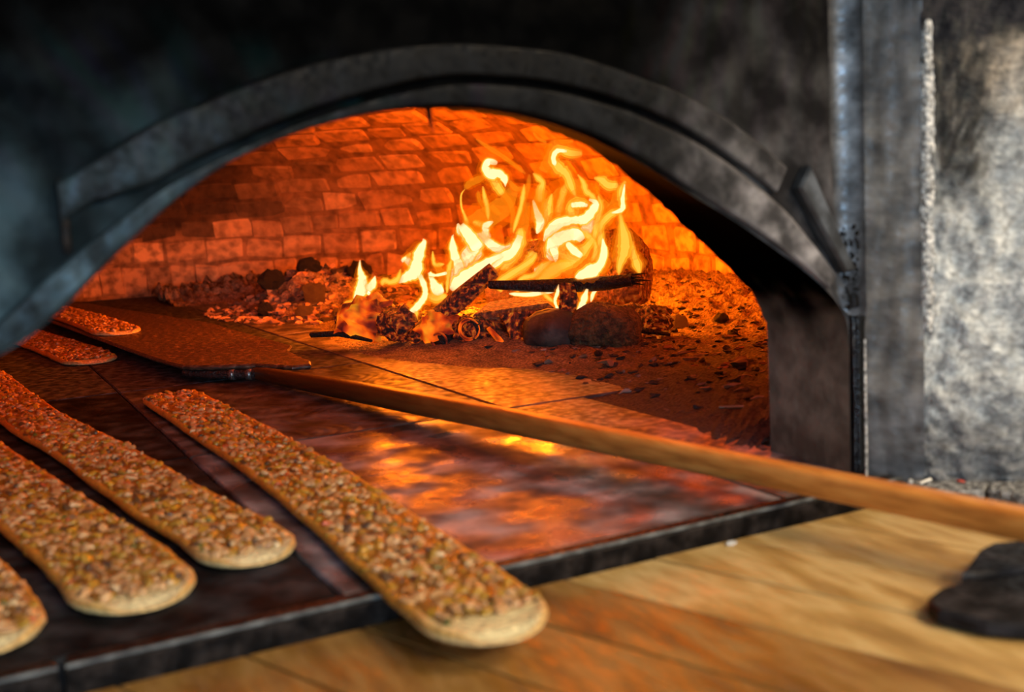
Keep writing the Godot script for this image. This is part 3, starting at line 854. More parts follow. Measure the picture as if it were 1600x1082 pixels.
func logs() -> void:
	# thick log lying at the back of the fire, its round end to the right
	var t := thing("firewood_log", "thick orange-lit burning log at the back of the fire, wrapped in flames", "log", FIRE_AT, FIRE_TURN)
	put("log_body", tube([Vector3(-0.06, 0.11, -0.16), Vector3(0.02, 0.118, -0.155), Vector3(0.10, 0.122, -0.15), Vector3(0.18, 0.128, -0.14), Vector3(0.25, 0.13, -0.13), Vector3(0.275, 0.13, -0.125)], [0.06, 0.078, 0.083, 0.086, 0.084, 0.062], 26, 0.014), M.burnt_log, t)
	# charred stick across the top
	t = thing("burning_stick", "charred black stick lying level across the flames with a splintered right end", "stick", FIRE_AT, FIRE_TURN)
	put("stick_body", tube([Vector3(0.02, 0.128, 0.1), Vector3(0.1, 0.123, 0.1), Vector3(0.18, 0.122, 0.1), Vector3(0.25, 0.125, 0.1), Vector3(0.30, 0.13, 0.1)], [0.008, 0.0115, 0.0135, 0.014, 0.012], 12, 0.005), M.wood_charred, t)
	var stick := t.get_child(0) as Node3D
	for k in 7:
		put("splinter", tube([Vector3(0.295, 0.124 + k * 0.0025, 0.095 + 0.003 * (k % 3)), Vector3(0.318 + 0.006 * (k % 4), 0.121 + k * 0.0035 - 0.004 * (k % 2), 0.096 + 0.004 * (k % 3))], [0.0032, 0.0006], 6, 0.0008), M.wood_charred, stick)
	# sloping log, glowing along its lower edge
	t = thing("burning_stick", "dark sloping stick left of centre, leaning up into the flames with glowing edge", "stick", FIRE_AT, FIRE_TURN)
	put("stick_body", tube([Vector3(-0.15, 0.025, 0.1), Vector3(-0.1, 0.062, 0.09), Vector3(-0.04, 0.108, 0.08), Vector3(0.02, 0.155, 0.07)], [0.014, 0.019, 0.02, 0.016], 12, 0.006), M.ember, t)
	# flat slab of wood, red underneath
	t = thing("firewood_log", "flat reddish slab of burning wood under the level stick", "log", FIRE_AT, FIRE_TURN)
	put("slab_body", cbox(Vector3(0.17, 0.05, 0.11), 0.014, 0.008), M.burnt_log, t, Transform3D(Basis.from_euler(Vector3(0.15, 0.1, 0.06)), Vector3(0.06, 0.066, 0.04)))
	# wedge with bright edges
	t = thing("glowing_wedge", "dark triangular wedge of charcoal with bright orange edges beside the rounded log", "charcoal", FIRE_AT, FIRE_TURN)
	var A := Vector3(0.05, 0.075, 0.13); var B := Vector3(0.135, 0.082, 0.12); var C := Vector3(0.095, -0.003, 0.16); var D := Vector3(0.09, 0.05, 0.06); var E := Vector3(0.075, -0.004, 0.13)
	put("wedge_body", solid([[A, B, C], [A, C, E], [A, E, D], [B, D, C], [C, D, E], [A, D, B]], (A + B + C + D) / 4), M.ember, t)
	put("glowing_edge", tube([Vector3(0.028, 0.05, 0.142), Vector3(0.05, 0.03, 0.15), Vector3(0.075, 0.005, 0.155)], [0.004, 0.006, 0.003], 8, 0.002), M.hot, t)
	put("glowing_edge", tube([Vector3(0.112, 0.006, 0.155), Vector3(0.12, 0.03, 0.145), Vector3(0.13, 0.052, 0.14)], [0.004, 0.007, 0.003], 8, 0.002), M.hot, t)
	# two-lobed dark log in front
	t = thing("rounded_log", "dark rounded log end like a two-lobed loaf at the front of the fire", "log", FIRE_AT, FIRE_TURN)
	put("left_lobe", blob(Vector3(0.06, 0.047, 0.06), 0.10, 1.0, 5.0, 30, 18, 0.9), M.grey_log, t, Transform3D(Basis(), Vector3(0.158, 0.038, 0.14)))
	put("right_lobe", blob(Vector3(0.072, 0.053, 0.066), 0.14, 1.2, 9.0, 34, 20, 0.9), M.olive_log, t, Transform3D(Basis(Vector3.UP, 0.3), Vector3(0.25, 0.042, 0.13)))
	# upright burnt stub between stone and stick
	t = thing("burning_stick", "short upright burnt stub standing on the rounded log beneath the level stick", "stick", FIRE_AT, FIRE_TURN)
	put("stub_body", tube([Vector3(0.178, 0.072, 0.12), Vector3(0.183, 0.1, 0.115), Vector3(0.178, 0.128, 0.11)], [0.018, 0.016, 0.014], 11, 0.007), M.ember, t)
	# glowing lumps at the left
	var lumps := [[Vector3(-0.27, 0.062, 0.05), Vector3(0.07, 0.042, 0.05), 2, "large yellow-hot ember lump under the leftmost flames"], [Vector3(-0.19, 0.052, 0.07), Vector3(0.045, 0.035, 0.04), 1, "dark red ember lump right of the yellow-hot one"], [Vector3(-0.33, 0.052, 0.02), Vector3(0.03, 0.024, 0.03), 1, "dull ember lump at the left edge of the fire"], [Vector3(-0.09, 0.045, 0.09), Vector3(0.05, 0.032, 0.04), 2, "orange ember lump at the foot of the sloping stick"], [Vector3(-0.02, 0.04, 0.10), Vector3(0.045, 0.03, 0.035), 1, "red ember lump under the flat wood slab"], [Vector3(0.30, 0.04, 0.02), Vector3(0.06, 0.035, 0.05), 1, "cracked ember heap right behind the rounded log"]]
	for q in lumps:
		var o := put(numbered("glowing_ember"), blob(q[1], 0.5, 1.8, q[0].x * 40.0, 20, 12), [M.char, M.ember, M.hot][q[2]], self)
		o.position = flocal(q[0]); o.rotation.y = FIRE_TURN
		tag(o, q[3], "ember", "ember lumps in the fire")
	# round stick ends facing out
	for q in [[-0.016, 0.046, 0.13, 0.021, "round end of a charred branch, larger, with a glowing rim, low in the fire"], [-0.08, 0.024, 0.13, 0.016, "smaller round branch end with a bright yellow rim, low in the fire"]]:
		var o := thing("glowing_branch", q[4], "branch", FIRE_AT, FIRE_TURN, "charred branch ends")
		var r: float = q[3]
		var body := put("branch_body", tube([Vector3(q[0] + 0.03, q[1] + 0.01, q[2] - 0.1), Vector3(q[0], q[1], q[2])], [r, r], 14, 0.003), M.char, o)
		put("glowing_rim", grid(20, 8, func(a, b):
			var th: float = a * TAU; var ph: float = b * TAU
			return Vector3(q[0] + cos(th) * (r * 0.92 + 0.0035 * cos(ph)), q[1] + sin(th) * (r * 0.92 + 0.0035 * cos(ph)), q[2] + 0.0035 * sin(ph)), false, null, true), M.hot, body)
	# thin twigs sticking out on the right
	for q in [[Vector3(0.25, 0.03, 0.1), Vector3(0.36, 0.022, 0.06), "thin dark twig on the ash to the right of the rounded log"], [Vector3(0.24, 0.062, 0.05), Vector3(0.33, 0.038, 0.02), "thin burnt twig leaning behind the rounded log at right"], [Vector3(-0.40, 0.03, 0.06), Vector3(-0.24, 0.022, 0.1), "dark burnt bark strip on the ash under the ember lumps"]]:
		var o := put(numbered("burnt_twig"), tube([q[0], (q[0] + q[1]) / 2 + Vector3(0, 0.008, 0), q[1]], [0.005, 0.0065, 0.003], 8, 0.003), M.char, self)
		o.position = FIRE_AT; o.rotation.y = FIRE_TURN
		tag(o, q[2], "twig", "burnt twigs")

func tongue(kind: String, z: float, d: Array) -> void:
	# one flame: nested skins of glowing gas round a bending spine of (x, y, half width)
	var ctrl := []
	for k in range(0, d.size(), 3):
		ctrl.append(Vector3(d[k], d[k + 1], d[k + 2]))
	var pts := []
	for k in ctrl.size() - 1:
		var p0: Vector3 = ctrl[maxi(k - 1, 0)]; var p1: Vector3 = ctrl[k]; var p2: Vector3 = ctrl[k + 1]; var p3: Vector3 = ctrl[mini(k + 2, ctrl.size() - 1)]
		for q in 5:
			pts.append(p1.cubic_interpolate(p2, p0, p3, q / 5.0))
	pts.append(ctrl[-1])
	var skins := {
		"W": [[2.0, Vector3(0.42, 0.07, 0.003), 0.15], [1.3, Vector3(0.44, 0.12, 0.006), 0.26], [1.02, Vector3(0.6, 0.34, 0.03), 0.55], [0.78, Vector3(1.0, 0.93, 0.66), 0.92]],
		"Y": [[1.9, Vector3(0.42, 0.065, 0.003), 0.13], [1.2, Vector3(0.42, 0.10, 0.005), 0.24], [0.9, Vector3(0.5, 0.25, 0.012), 0.5], [0.5, Vector3(0.75, 0.5, 0.08), 0.5]],
		"O": [[1.3, Vector3(0.42, 0.07, 0.003), 0.2], [0.8, Vector3(0.46, 0.14, 0.006), 0.25]]}
	var st := SurfaceTool.new()
	st.begin(Mesh.PRIMITIVE_TRIANGLES)
	var n := pts.size()
	var seg := 12
	for sk in skins[kind]:
		var ring := []
		var shade := []
		for k in n:
			var p: Vector3 = pts[k]
			var dir: Vector3 = pts[mini(k + 1, n - 1)] - pts[maxi(k - 1, 0)]
			dir.z = 0
			dir = dir.normalized()
			var side := Vector3(-dir.y, dir.x, 0)
			var t := float(k) / (n - 1)
			var w := maxf(p.z, 0.0004) * float(sk[0]) * (1.0 + 0.3 * wob.get_noise_2d(k * 0.45, p.x * 50 + p.y * 31))
			w *= smoothstep(-0.02, 0.12, t) * 0.5 + 0.5
			var r := []
			for s in seg:
				var th := TAU * s / seg
				r.append(Vector3(p.x, p.y, z) + side * cos(th) * w + Vector3(0, 0, sin(th) * w * 0.7))
			ring.append(r)
			var fade := smoothstep(0.0, 0.18, t) * smoothstep(1.0, 0.72, t)
			var c: Vector3 = sk[1]
			c = c.lerp(Vector3(0.5, 0.16, 0.01), (1.0 - fade) * 0.6)
			shade.append(Color(c.x, c.y, c.z, float(sk[2]) * lerpf(0.25, 1.0, fade)))
		for k in n - 1:
			for s in seg:
				var s2 := (s + 1) % seg
				for q in [[k, s], [k + 1, s], [k + 1, s2], [k, s], [k + 1, s2], [k, s2]]:
					st.set_color(shade[q[0]])
					st.add_vertex(ring[q[0]][q[1]])
	st.generate_normals()
	put("flame", st.commit(), flame_mat, fire_root)

func flames() -> void:
	fire_root = thing("fire", "tall yellow and orange flames leaping from the logs inside the oven", "fire", FIRE_AT, FIRE_TURN)
	tongue("W", -0.032, [-0.332, 0.084, 0.0056, -0.333, 0.098, 0.0097, -0.321, 0.114, 0.0161, -0.317, 0.136, 0.0116, -0.321, 0.158, 0.0055, -0.319, 0.178, 0.0011])
	tongue("W", -0.032, [-0.310, 0.116, 0.0097, -0.295, 0.123, 0.0105, -0.286, 0.143, 0.0011])
	tongue("Y", -0.000, [-0.320, 0.089, 0.0068, -0.339, 0.090, 0.0049, -0.350, 0.088, 0.0016])
	tongue("W", -0.000, [-0.291, 0.106, 0.0044, -0.287, 0.112, 0.0049])
	tongue("Y", -0.000, [-0.257, 0.125, 0.0060, -0.250, 0.135, 0.0070, -0.236, 0.131, 0.0070, -0.219, 0.138, 0.0070, -0.211, 0.158, 0.0016])
	tongue("W", -0.048, [-0.240, 0.126, 0.0061, -0.221, 0.137, 0.0115, -0.200, 0.148, 0.0170, -0.193, 0.171, 0.0142, -0.185, 0.192, 0.0125, -0.175, 0.209, 0.0065, -0.177, 0.217, 0.0011])
	tongue("W", -0.080, [-0.219, 0.143, 0.0072, -0.224, 0.163, 0.0094, -0.234, 0.173, 0.0083, -0.244, 0.169, 0.0033])
	tongue("Y", -0.080, [-0.231, 0.175, 0.0072, -0.221, 0.186, 0.0033])
	tongue("W", 0.064, [-0.141, 0.149, 0.0104, -0.132, 0.126, 0.0062, -0.132, 0.108, 0.0073, -0.142, 0.094, 0.0078, -0.161, 0.076, 0.0078, -0.176, 0.064, 0.0089, -0.192, 0.059, 0.0026])
	tongue("Y", 0.080, [-0.144, 0.078, 0.0047, -0.150, 0.062, 0.0057, -0.146, 0.051, 0.0021])
	tongue("W", -0.000, [-0.118, 0.107, 0.0080, -0.133, 0.115, 0.0160, -0.141, 0.132, 0.0080, -0.147, 0.149, 0.0037])
	tongue("Y", -0.000, [-0.111, 0.101, 0.0058, -0.132, 0.096, 0.0120, -0.147, 0.099, 0.0107, -0.156, 0.106, 0.0037])
	tongue("Y", -0.096, [-0.152, 0.159, 0.0044, -0.173, 0.158, 0.0050, -0.177, 0.172, 0.0044, -0.177, 0.188, 0.0014])
	tongue("W", 0.032, [-0.134, 0.149, 0.0063, -0.120, 0.145, 0.0031, -0.095, 0.149, 0.0037])
	tongue("W", -0.000, [-0.101, 0.112, 0.0095, -0.085, 0.127, 0.0137, -0.062, 0.141, 0.0153, -0.036, 0.154, 0.0144, -0.011, 0.169, 0.0089, 0.016, 0.179, 0.0031])
	tongue("W", -0.064, [-0.113, 0.132, 0.0109, -0.106, 0.153, 0.0125, -0.113, 0.177, 0.0098, -0.121, 0.199, 0.0060, -0.114, 0.222, 0.0011])
	tongue("W", -0.096, [-0.107, 0.136, 0.0083, -0.092, 0.160, 0.0126, -0.078, 0.181, 0.0164, -0.079, 0.200, 0.0159, -0.094, 0.215, 0.0153, -0.111, 0.230, 0.0099, -0.115, 0.244, 0.0022])
	tongue("Y", -0.032, [-0.124, 0.102, 0.0043, -0.120, 0.130, 0.0048, -0.114, 0.158, 0.0064, -0.108, 0.172, 0.0021])
	tongue("W", -0.080, [-0.055, 0.207, 0.0124, -0.048, 0.226, 0.0086, -0.046, 0.237, 0.0092, -0.030, 0.245, 0.0022])
	tongue("W", -0.080, [-0.053, 0.212, 0.0108, -0.034, 0.195, 0.0113, -0.012, 0.184, 0.0124, 0.013, 0.188, 0.0123, 0.026, 0.204, 0.0123, 0.028, 0.222, 0.0069])
	tongue("Y", -0.112, [-0.058, 0.236, 0.0071, -0.078, 0.242, 0.0082, -0.088, 0.245, 0.0022])
	tongue("Y", -0.112, [-0.098, 0.238, 0.0055, -0.105, 0.260, 0.0039, -0.111, 0.279, 0.0028, -0.110, 0.303, 0.0022, -0.101, 0.315, 0.0011])
	tongue("Y", -0.048, [-0.008, 0.147, 0.0064, 0.005, 0.156, 0.0133, 0.023, 0.173, 0.0143, 0.038, 0.196, 0.0121, 0.040, 0.221, 0.0116, 0.039, 0.230, 0.0053])
	tongue("W", 0.080, [-0.015, 0.111, 0.0030, -0.005, 0.122, 0.0051, 0.003, 0.134, 0.0020])
	tongue("W", 0.080, [-0.036, 0.106, 0.0036, -0.028, 0.109, 0.0046])
	tongue("W", 0.080, [-0.071, 0.087, 0.0036, -0.064, 0.090, 0.0046])
	tongue("W", 0.096, [-0.137, 0.044, 0.0026, -0.129, 0.046, 0.0036, -0.109, 0.054, 0.0056, -0.092, 0.064, 0.0071, -0.078, 0.074, 0.0041])
	tongue("W", -0.064, [0.007, 0.315, 0.0013, 0.006, 0.331, 0.0090, -0.006, 0.343, 0.0090, -0.024, 0.343, 0.0138, -0.034, 0.357, 0.0090, -0.026, 0.368, 0.0090, -0.008, 0.364, 0.0042])
	tongue("Y", -0.080, [-0.027, 0.336, 0.0107, -0.016, 0.317, 0.0118, -0.005, 0.300, 0.0091])
	tongue("O", -0.096, [-0.020, 0.312, 0.0070, 0.001, 0.288, 0.0070, 0.009, 0.264, 0.0065, 0.006, 0.237, 0.0049, 0.002, 0.218, 0.0016])
	tongue("O", -0.080, [-0.089, 0.315, 0.0038, -0.075, 0.327, 0.0097, -0.052, 0.335, 0.0081, -0.039, 0.341, 0.0032])
	tongue("O", -0.128, [0.031, 0.340, 0.0032, 0.007, 0.360, 0.0049, -0.022, 0.382, 0.0060, -0.053, 0.403, 0.0049, -0.075, 0.419, 0.0016])
	tongue("Y", -0.096, [-0.046, 0.248, 0.0033, -0.047, 0.276, 0.0060, -0.051, 0.295, 0.0060, -0.054, 0.319, 0.0022])
	tongue("O", -0.096, [-0.039, 0.278, 0.0060, -0.027, 0.266, 0.0065, -0.019, 0.258, 0.0038])
	tongue("Y", -0.064, [0.018, 0.220, 0.0032, 0.027, 0.244, 0.0053, 0.037, 0.269, 0.0048, 0.044, 0.296, 0.0058, 0.048, 0.318, 0.0021])
	tongue("O", -0.080, [0.009, 0.327, 0.0059, 0.025, 0.310, 0.0064, 0.045, 0.311, 0.0027])
	tongue("O", -0.128, [-0.077, 0.310, 0.0044, -0.075, 0.291, 0.0061, -0.064, 0.272, 0.0055, -0.057, 0.255, 0.0022])
	tongue("O", -0.096, [0.008, 0.225, 0.0038, 0.022, 0.256, 0.0059, 0.033, 0.281, 0.0075, 0.045, 0.313, 0.0059, 0.050, 0.338, 0.0021])
	tongue("W", -0.048, [0.074, 0.217, 0.0037, 0.083, 0.239, 0.0115, 0.076, 0.262, 0.0073, 0.070, 0.285, 0.0021])
	tongue("Y", -0.080, [0.090, 0.228, 0.0037, 0.092, 0.256, 0.0122, 0.088, 0.270, 0.0137, 0.097, 0.285, 0.0069, 0.101, 0.296, 0.0016])
	tongue("Y", -0.064, [0.080, 0.280, 0.0105, 0.081, 0.302, 0.0094, 0.087, 0.318, 0.0073, 0.078, 0.329, 0.0073, 0.068, 0.339, 0.0021])
	tongue("O", -0.032, [0.082, 0.240, 0.0182, 0.086, 0.280, 0.0155, 0.100, 0.306, 0.0103])
	tongue("Y", -0.064, [0.157, 0.282, 0.0031, 0.147, 0.308, 0.0088, 0.138, 0.333, 0.0109, 0.123, 0.347, 0.0146, 0.112, 0.366, 0.0120, 0.124, 0.382, 0.0119, 0.148, 0.374, 0.0114, 0.172, 0.372, 0.0077])
	tongue("W", -0.032, [0.125, 0.351, 0.0051, 0.122, 0.367, 0.0056, 0.131, 0.379, 0.0056, 0.150, 0.377, 0.0031])
	tongue("O", -0.096, [0.079, 0.341, 0.0122, 0.087, 0.356, 0.0132, 0.101, 0.383, 0.0132, 0.104, 0.405, 0.0037])
	tongue("O", -0.112, [0.085, 0.400, 0.0037, 0.068, 0.410, 0.0037, 0.057, 0.423, 0.0016])
	tongue("O", -0.128, [0.095, 0.402, 0.0053, 0.119, 0.400, 0.0059, 0.138, 0.400, 0.0021])
	tongue("Y", -0.080, [0.120, 0.239, 0.0079, 0.112, 0.259, 0.0063, 0.121, 0.284, 0.0074, 0.125, 0.302, 0.0058, 0.136, 0.310, 0.0026])
	tongue("W", 0.032, [0.113, 0.205, 0.0040, 0.124, 0.222, 0.0101, 0.148, 0.239, 0.0120, 0.175, 0.243, 0.0085, 0.197, 0.244, 0.0109, 0.214, 0.260, 0.0104, 0.221, 0.274, 0.0059, 0.208, 0.281, 0.0025])
	tongue("Y", -0.000, [0.215, 0.274, 0.0040, 0.204, 0.289, 0.0060, 0.194, 0.297, 0.0075, 0.189, 0.315, 0.0060, 0.179, 0.330, 0.0015])
	tongue("Y", -0.032, [0.155, 0.241, 0.0154, 0.154, 0.268, 0.0128, 0.172, 0.274, 0.0133, 0.191, 0.270, 0.0066])
	tongue("W", -0.016, [0.158, 0.271, 0.0056, 0.177, 0.272, 0.0066, 0.192, 0.269, 0.0030])
	tongue("Y", -0.000, [0.215, 0.218, 0.0101, 0.224, 0.235, 0.0090, 0.243, 0.251, 0.0085, 0.263, 0.258, 0.0070, 0.265, 0.278, 0.0099, 0.264, 0.296, 0.0084, 0.273, 0.312, 0.0035])
	tongue("W", 0.016, [0.247, 0.253, 0.0025, 0.268, 0.259, 0.0054, 0.270, 0.279, 0.0044, 0.275, 0.306, 0.0015])
	tongue("Y", -0.032, [0.251, 0.305, 0.0096, 0.231, 0.306, 0.0111, 0.218, 0.317, 0.0101, 0.203, 0.322, 0.0025])
	tongue("O", -0.064, [0.219, 0.262, 0.0093, 0.208, 0.278, 0.0067, 0.203, 0.291, 0.0021])
	tongue("Y", -0.000, [0.205, 0.201, 0.0066, 0.213, 0.235, 0.0085, 0.221, 0.265, 0.0075, 0.218, 0.287, 0.0025])
	tongue("W", 0.032, [0.130, 0.171, 0.0025, 0.127, 0.191, 0.0126, 0.139, 0.206, 0.0166, 0.160, 0.214, 0.0150, 0.180, 0.215, 0.0140, 0.191, 0.204, 0.0075])
	tongue("W", 0.048, [0.140, 0.163, 0.0015, 0.140, 0.178, 0.0080, 0.136, 0.194, 0.0100])
	tongue("W", 0.048, [0.164, 0.201, 0.0055, 0.177, 0.186, 0.0099, 0.193, 0.174, 0.0055])
	tongue("Y", 0.016, [0.158, 0.169, 0.0152, 0.145, 0.185, 0.0202, 0.160, 0.211, 0.0227, 0.179, 0.227, 0.0176])
	tongue("Y", -0.000, [0.198, 0.159, 0.0040, 0.208, 0.179, 0.0066, 0.205, 0.199, 0.0061, 0.190, 0.213, 0.0101, 0.179, 0.222, 0.0051])
	tongue("W", 0.096, [0.189, 0.127, 0.0044, 0.205, 0.139, 0.0136, 0.225, 0.149, 0.0145, 0.241, 0.161, 0.0092, 0.249, 0.182, 0.0082, 0.248, 0.203, 0.0034, 0.248, 0.209, 0.0010])
	tongue("O", 0.048, [0.228, 0.141, 0.0099, 0.242, 0.158, 0.0074, 0.245, 0.170, 0.0025])
	tongue("W", 0.112, [0.195, 0.062, 0.0068, 0.204, 0.080, 0.0082, 0.212, 0.101, 0.0068, 0.218, 0.117, 0.0024])
	tongue("W", 0.112, [0.166, 0.059, 0.0015, 0.158, 0.081, 0.0029, 0.154, 0.096, 0.0034, 0.160, 0.112, 0.0039, 0.163, 0.127, 0.0010])
	tongue("Y", 0.080, [0.072, 0.108, 0.0035, 0.069, 0.124, 0.0050, 0.082, 0.138, 0.0060, 0.107, 0.143, 0.0069, 0.126, 0.160, 0.0084, 0.142, 0.169, 0.0030])
	tongue("W", 0.064, [0.101, 0.149, 0.0065, 0.112, 0.152, 0.0085, 0.121, 0.161, 0.0065])
	tongue("Y", 0.064, [0.030, 0.133, 0.0066, 0.054, 0.142, 0.0071, 0.080, 0.154, 0.0080, 0.093, 0.175, 0.0100, 0.102, 0.187, 0.0065])
	tongue("O", 0.064, [0.034, 0.113, 0.0076, 0.032, 0.126, 0.0066, 0.042, 0.135, 0.0045])
	tongue("Y", 0.080, [0.123, 0.108, 0.0060, 0.116, 0.125, 0.0109, 0.130, 0.145, 0.0129, 0.153, 0.157, 0.0133, 0.176, 0.164, 0.0098])
	tongue("W", 0.096, [0.058, 0.110, 0.0025, 0.092, 0.107, 0.0049, 0.126, 0.110, 0.0039, 0.149, 0.111, 0.0012])
	tongue("Y", 0.096, [0.150, 0.090, 0.0034, 0.135, 0.101, 0.0049, 0.126, 0.112, 0.0049, 0.120, 0.116, 0.0020])
	tongue("O", 0.096, [0.180, 0.080, 0.0064, 0.190, 0.099, 0.0112, 0.195, 0.116, 0.0088])
	tongue("W", 0.080, [0.215, 0.089, 0.0020, 0.221, 0.106, 0.0039, 0.230, 0.113, 0.0020])
	tongue("Y", 0.112, [0.170, 0.053, 0.0049, 0.184, 0.053, 0.0063, 0.195, 0.056, 0.0039])
	tongue("Y", 0.016, [0.256, 0.133, 0.0035, 0.259, 0.153, 0.0085, 0.269, 0.178, 0.0149, 0.271, 0.202, 0.0149, 0.267, 0.228, 0.0084, 0.262, 0.262, 0.0012])
	tongue("O", -0.000, [0.241, 0.158, 0.0050, 0.254, 0.186, 0.0115, 0.259, 0.214, 0.0090, 0.256, 0.236, 0.0030])
	tongue("Y", -0.000, [0.294, 0.133, 0.0040, 0.288, 0.155, 0.0110, 0.283, 0.174, 0.0075, 0.283, 0.197, 0.0012])
	tongue("O", -0.048, [0.124, 0.145, 0.0235, 0.143, 0.153, 0.0208, 0.157, 0.146, 0.0156])
	tongue("O", -0.080, [0.133, 0.213, 0.0316, 0.139, 0.244, 0.0289, 0.142, 0.267, 0.0157])
	tongue("O", -0.096, [0.026, 0.216, 0.0161, 0.035, 0.251, 0.0134, 0.042, 0.281, 0.0070])
	tongue("O", -0.080, [-0.086, 0.208, 0.0163, -0.089, 0.232, 0.0125, -0.093, 0.251, 0.0043])
	tongue("O", -0.080, [-0.016, 0.109, 0.0162, -0.010, 0.137, 0.0162, 0.012, 0.160, 0.0134])
	tongue("O", -0.080, [-0.143, 0.117, 0.0165, -0.154, 0.141, 0.0138, -0.166, 0.161, 0.0066])
	tongue("O", -0.080, [-0.220, 0.129, 0.0139, -0.218, 0.163, 0.0139, -0.200, 0.186, 0.0127])
	tongue("W", -0.080, [-0.134, 0.110, 0.0079, -0.116, 0.149, 0.0146, -0.088, 0.179, 0.0190, -0.065, 0.208, 0.0178, -0.039, 0.219, 0.0078])
	tongue("W", -0.048, [-0.105, 0.168, 0.0111, -0.110, 0.194, 0.0100, -0.110, 0.221, 0.0017])
	tongue("W", -0.032, [-0.073, 0.123, 0.0077, -0.041, 0.150, 0.0120, -0.004, 0.170, 0.0130, 0.026, 0.183, 0.0119, 0.044, 0.215, 0.0075])
	tongue("W", -0.016, [-0.042, 0.192, 0.0162, -0.061, 0.221, 0.0152, -0.077, 0.242, 0.0087])
	tongue("W", -0.000, [0.121, 0.164, 0.0137, 0.121, 0.194, 0.0178, 0.140, 0.218, 0.0198, 0.173, 0.221, 0.0156])
	tongue("W", -0.016, [0.183, 0.215, 0.0146, 0.199, 0.244, 0.0146, 0.207, 0.275, 0.0052])
	tongue("Y", -0.048, [0.145, 0.215, 0.0213, 0.152, 0.247, 0.0212, 0.163, 0.274, 0.0127])
	tongue("Y", 0.016, [0.141, 0.151, 0.0146, 0.163, 0.168, 0.0197, 0.190, 0.185, 0.0144, 0.208, 0.205, 0.0062])
	tongue("Y", -0.048, [0.197, 0.149, 0.0096, 0.206, 0.194, 0.0106, 0.204, 0.240, 0.0084, 0.215, 0.278, 0.0026])
	tongue("Y", -0.064, [0.078, 0.222, 0.0065, 0.094, 0.258, 0.0129, 0.104, 0.293, 0.0021])
	tongue("Y", -0.080, [0.108, 0.243, 0.0076, 0.120, 0.280, 0.0086, 0.130, 0.307, 0.0065, 0.144, 0.314, 0.0027])
	tongue("O", -0.096, [-0.091, 0.227, 0.0309, -0.047, 0.254, 0.0306, -0.005, 0.281, 0.0243, 0.018, 0.318, 0.0077])
	tongue("O", -0.096, [0.216, 0.135, 0.0184, 0.245, 0.157, 0.0204, 0.278, 0.133, 0.0129])
	tongue("Y", 0.080, [0.037, 0.112, 0.0062, 0.032, 0.130, 0.0072, 0.057, 0.146, 0.0082, 0.101, 0.171, 0.0081, 0.112, 0.186, 0.0025])
	tongue("Y", 0.080, [0.117, 0.110, 0.0071, 0.123, 0.134, 0.0112, 0.156, 0.156, 0.0131, 0.183, 0.163, 0.0060])
	tongue("O", -0.112, [0.068, 0.220, 0.0221, 0.079, 0.248, 0.0331, 0.131, 0.288, 0.0327, 0.162, 0.319, 0.0130])
	tongue("O", -0.112, [0.191, 0.224, 0.0163, 0.217, 0.256, 0.0184, 0.235, 0.287, 0.0161, 0.241, 0.310, 0.0064])
	tongue("W", 0.080, [-0.139, 0.042, 0.0043, -0.113, 0.056, 0.0058, -0.082, 0.072, 0.0026])
	tongue("Y", 0.080, [-0.039, 0.103, 0.0031, -0.011, 0.118, 0.0042, 0.009, 0.138, 0.0026])
	tongue("Y", 0.096, [0.164, 0.056, 0.0061, 0.178, 0.051, 0.0060, 0.192, 0.059, 0.0040])
	tongue("Y", -0.000, [-0.347, 0.086, 0.0068, -0.325, 0.091, 0.0068, -0.305, 0.100, 0.0034])

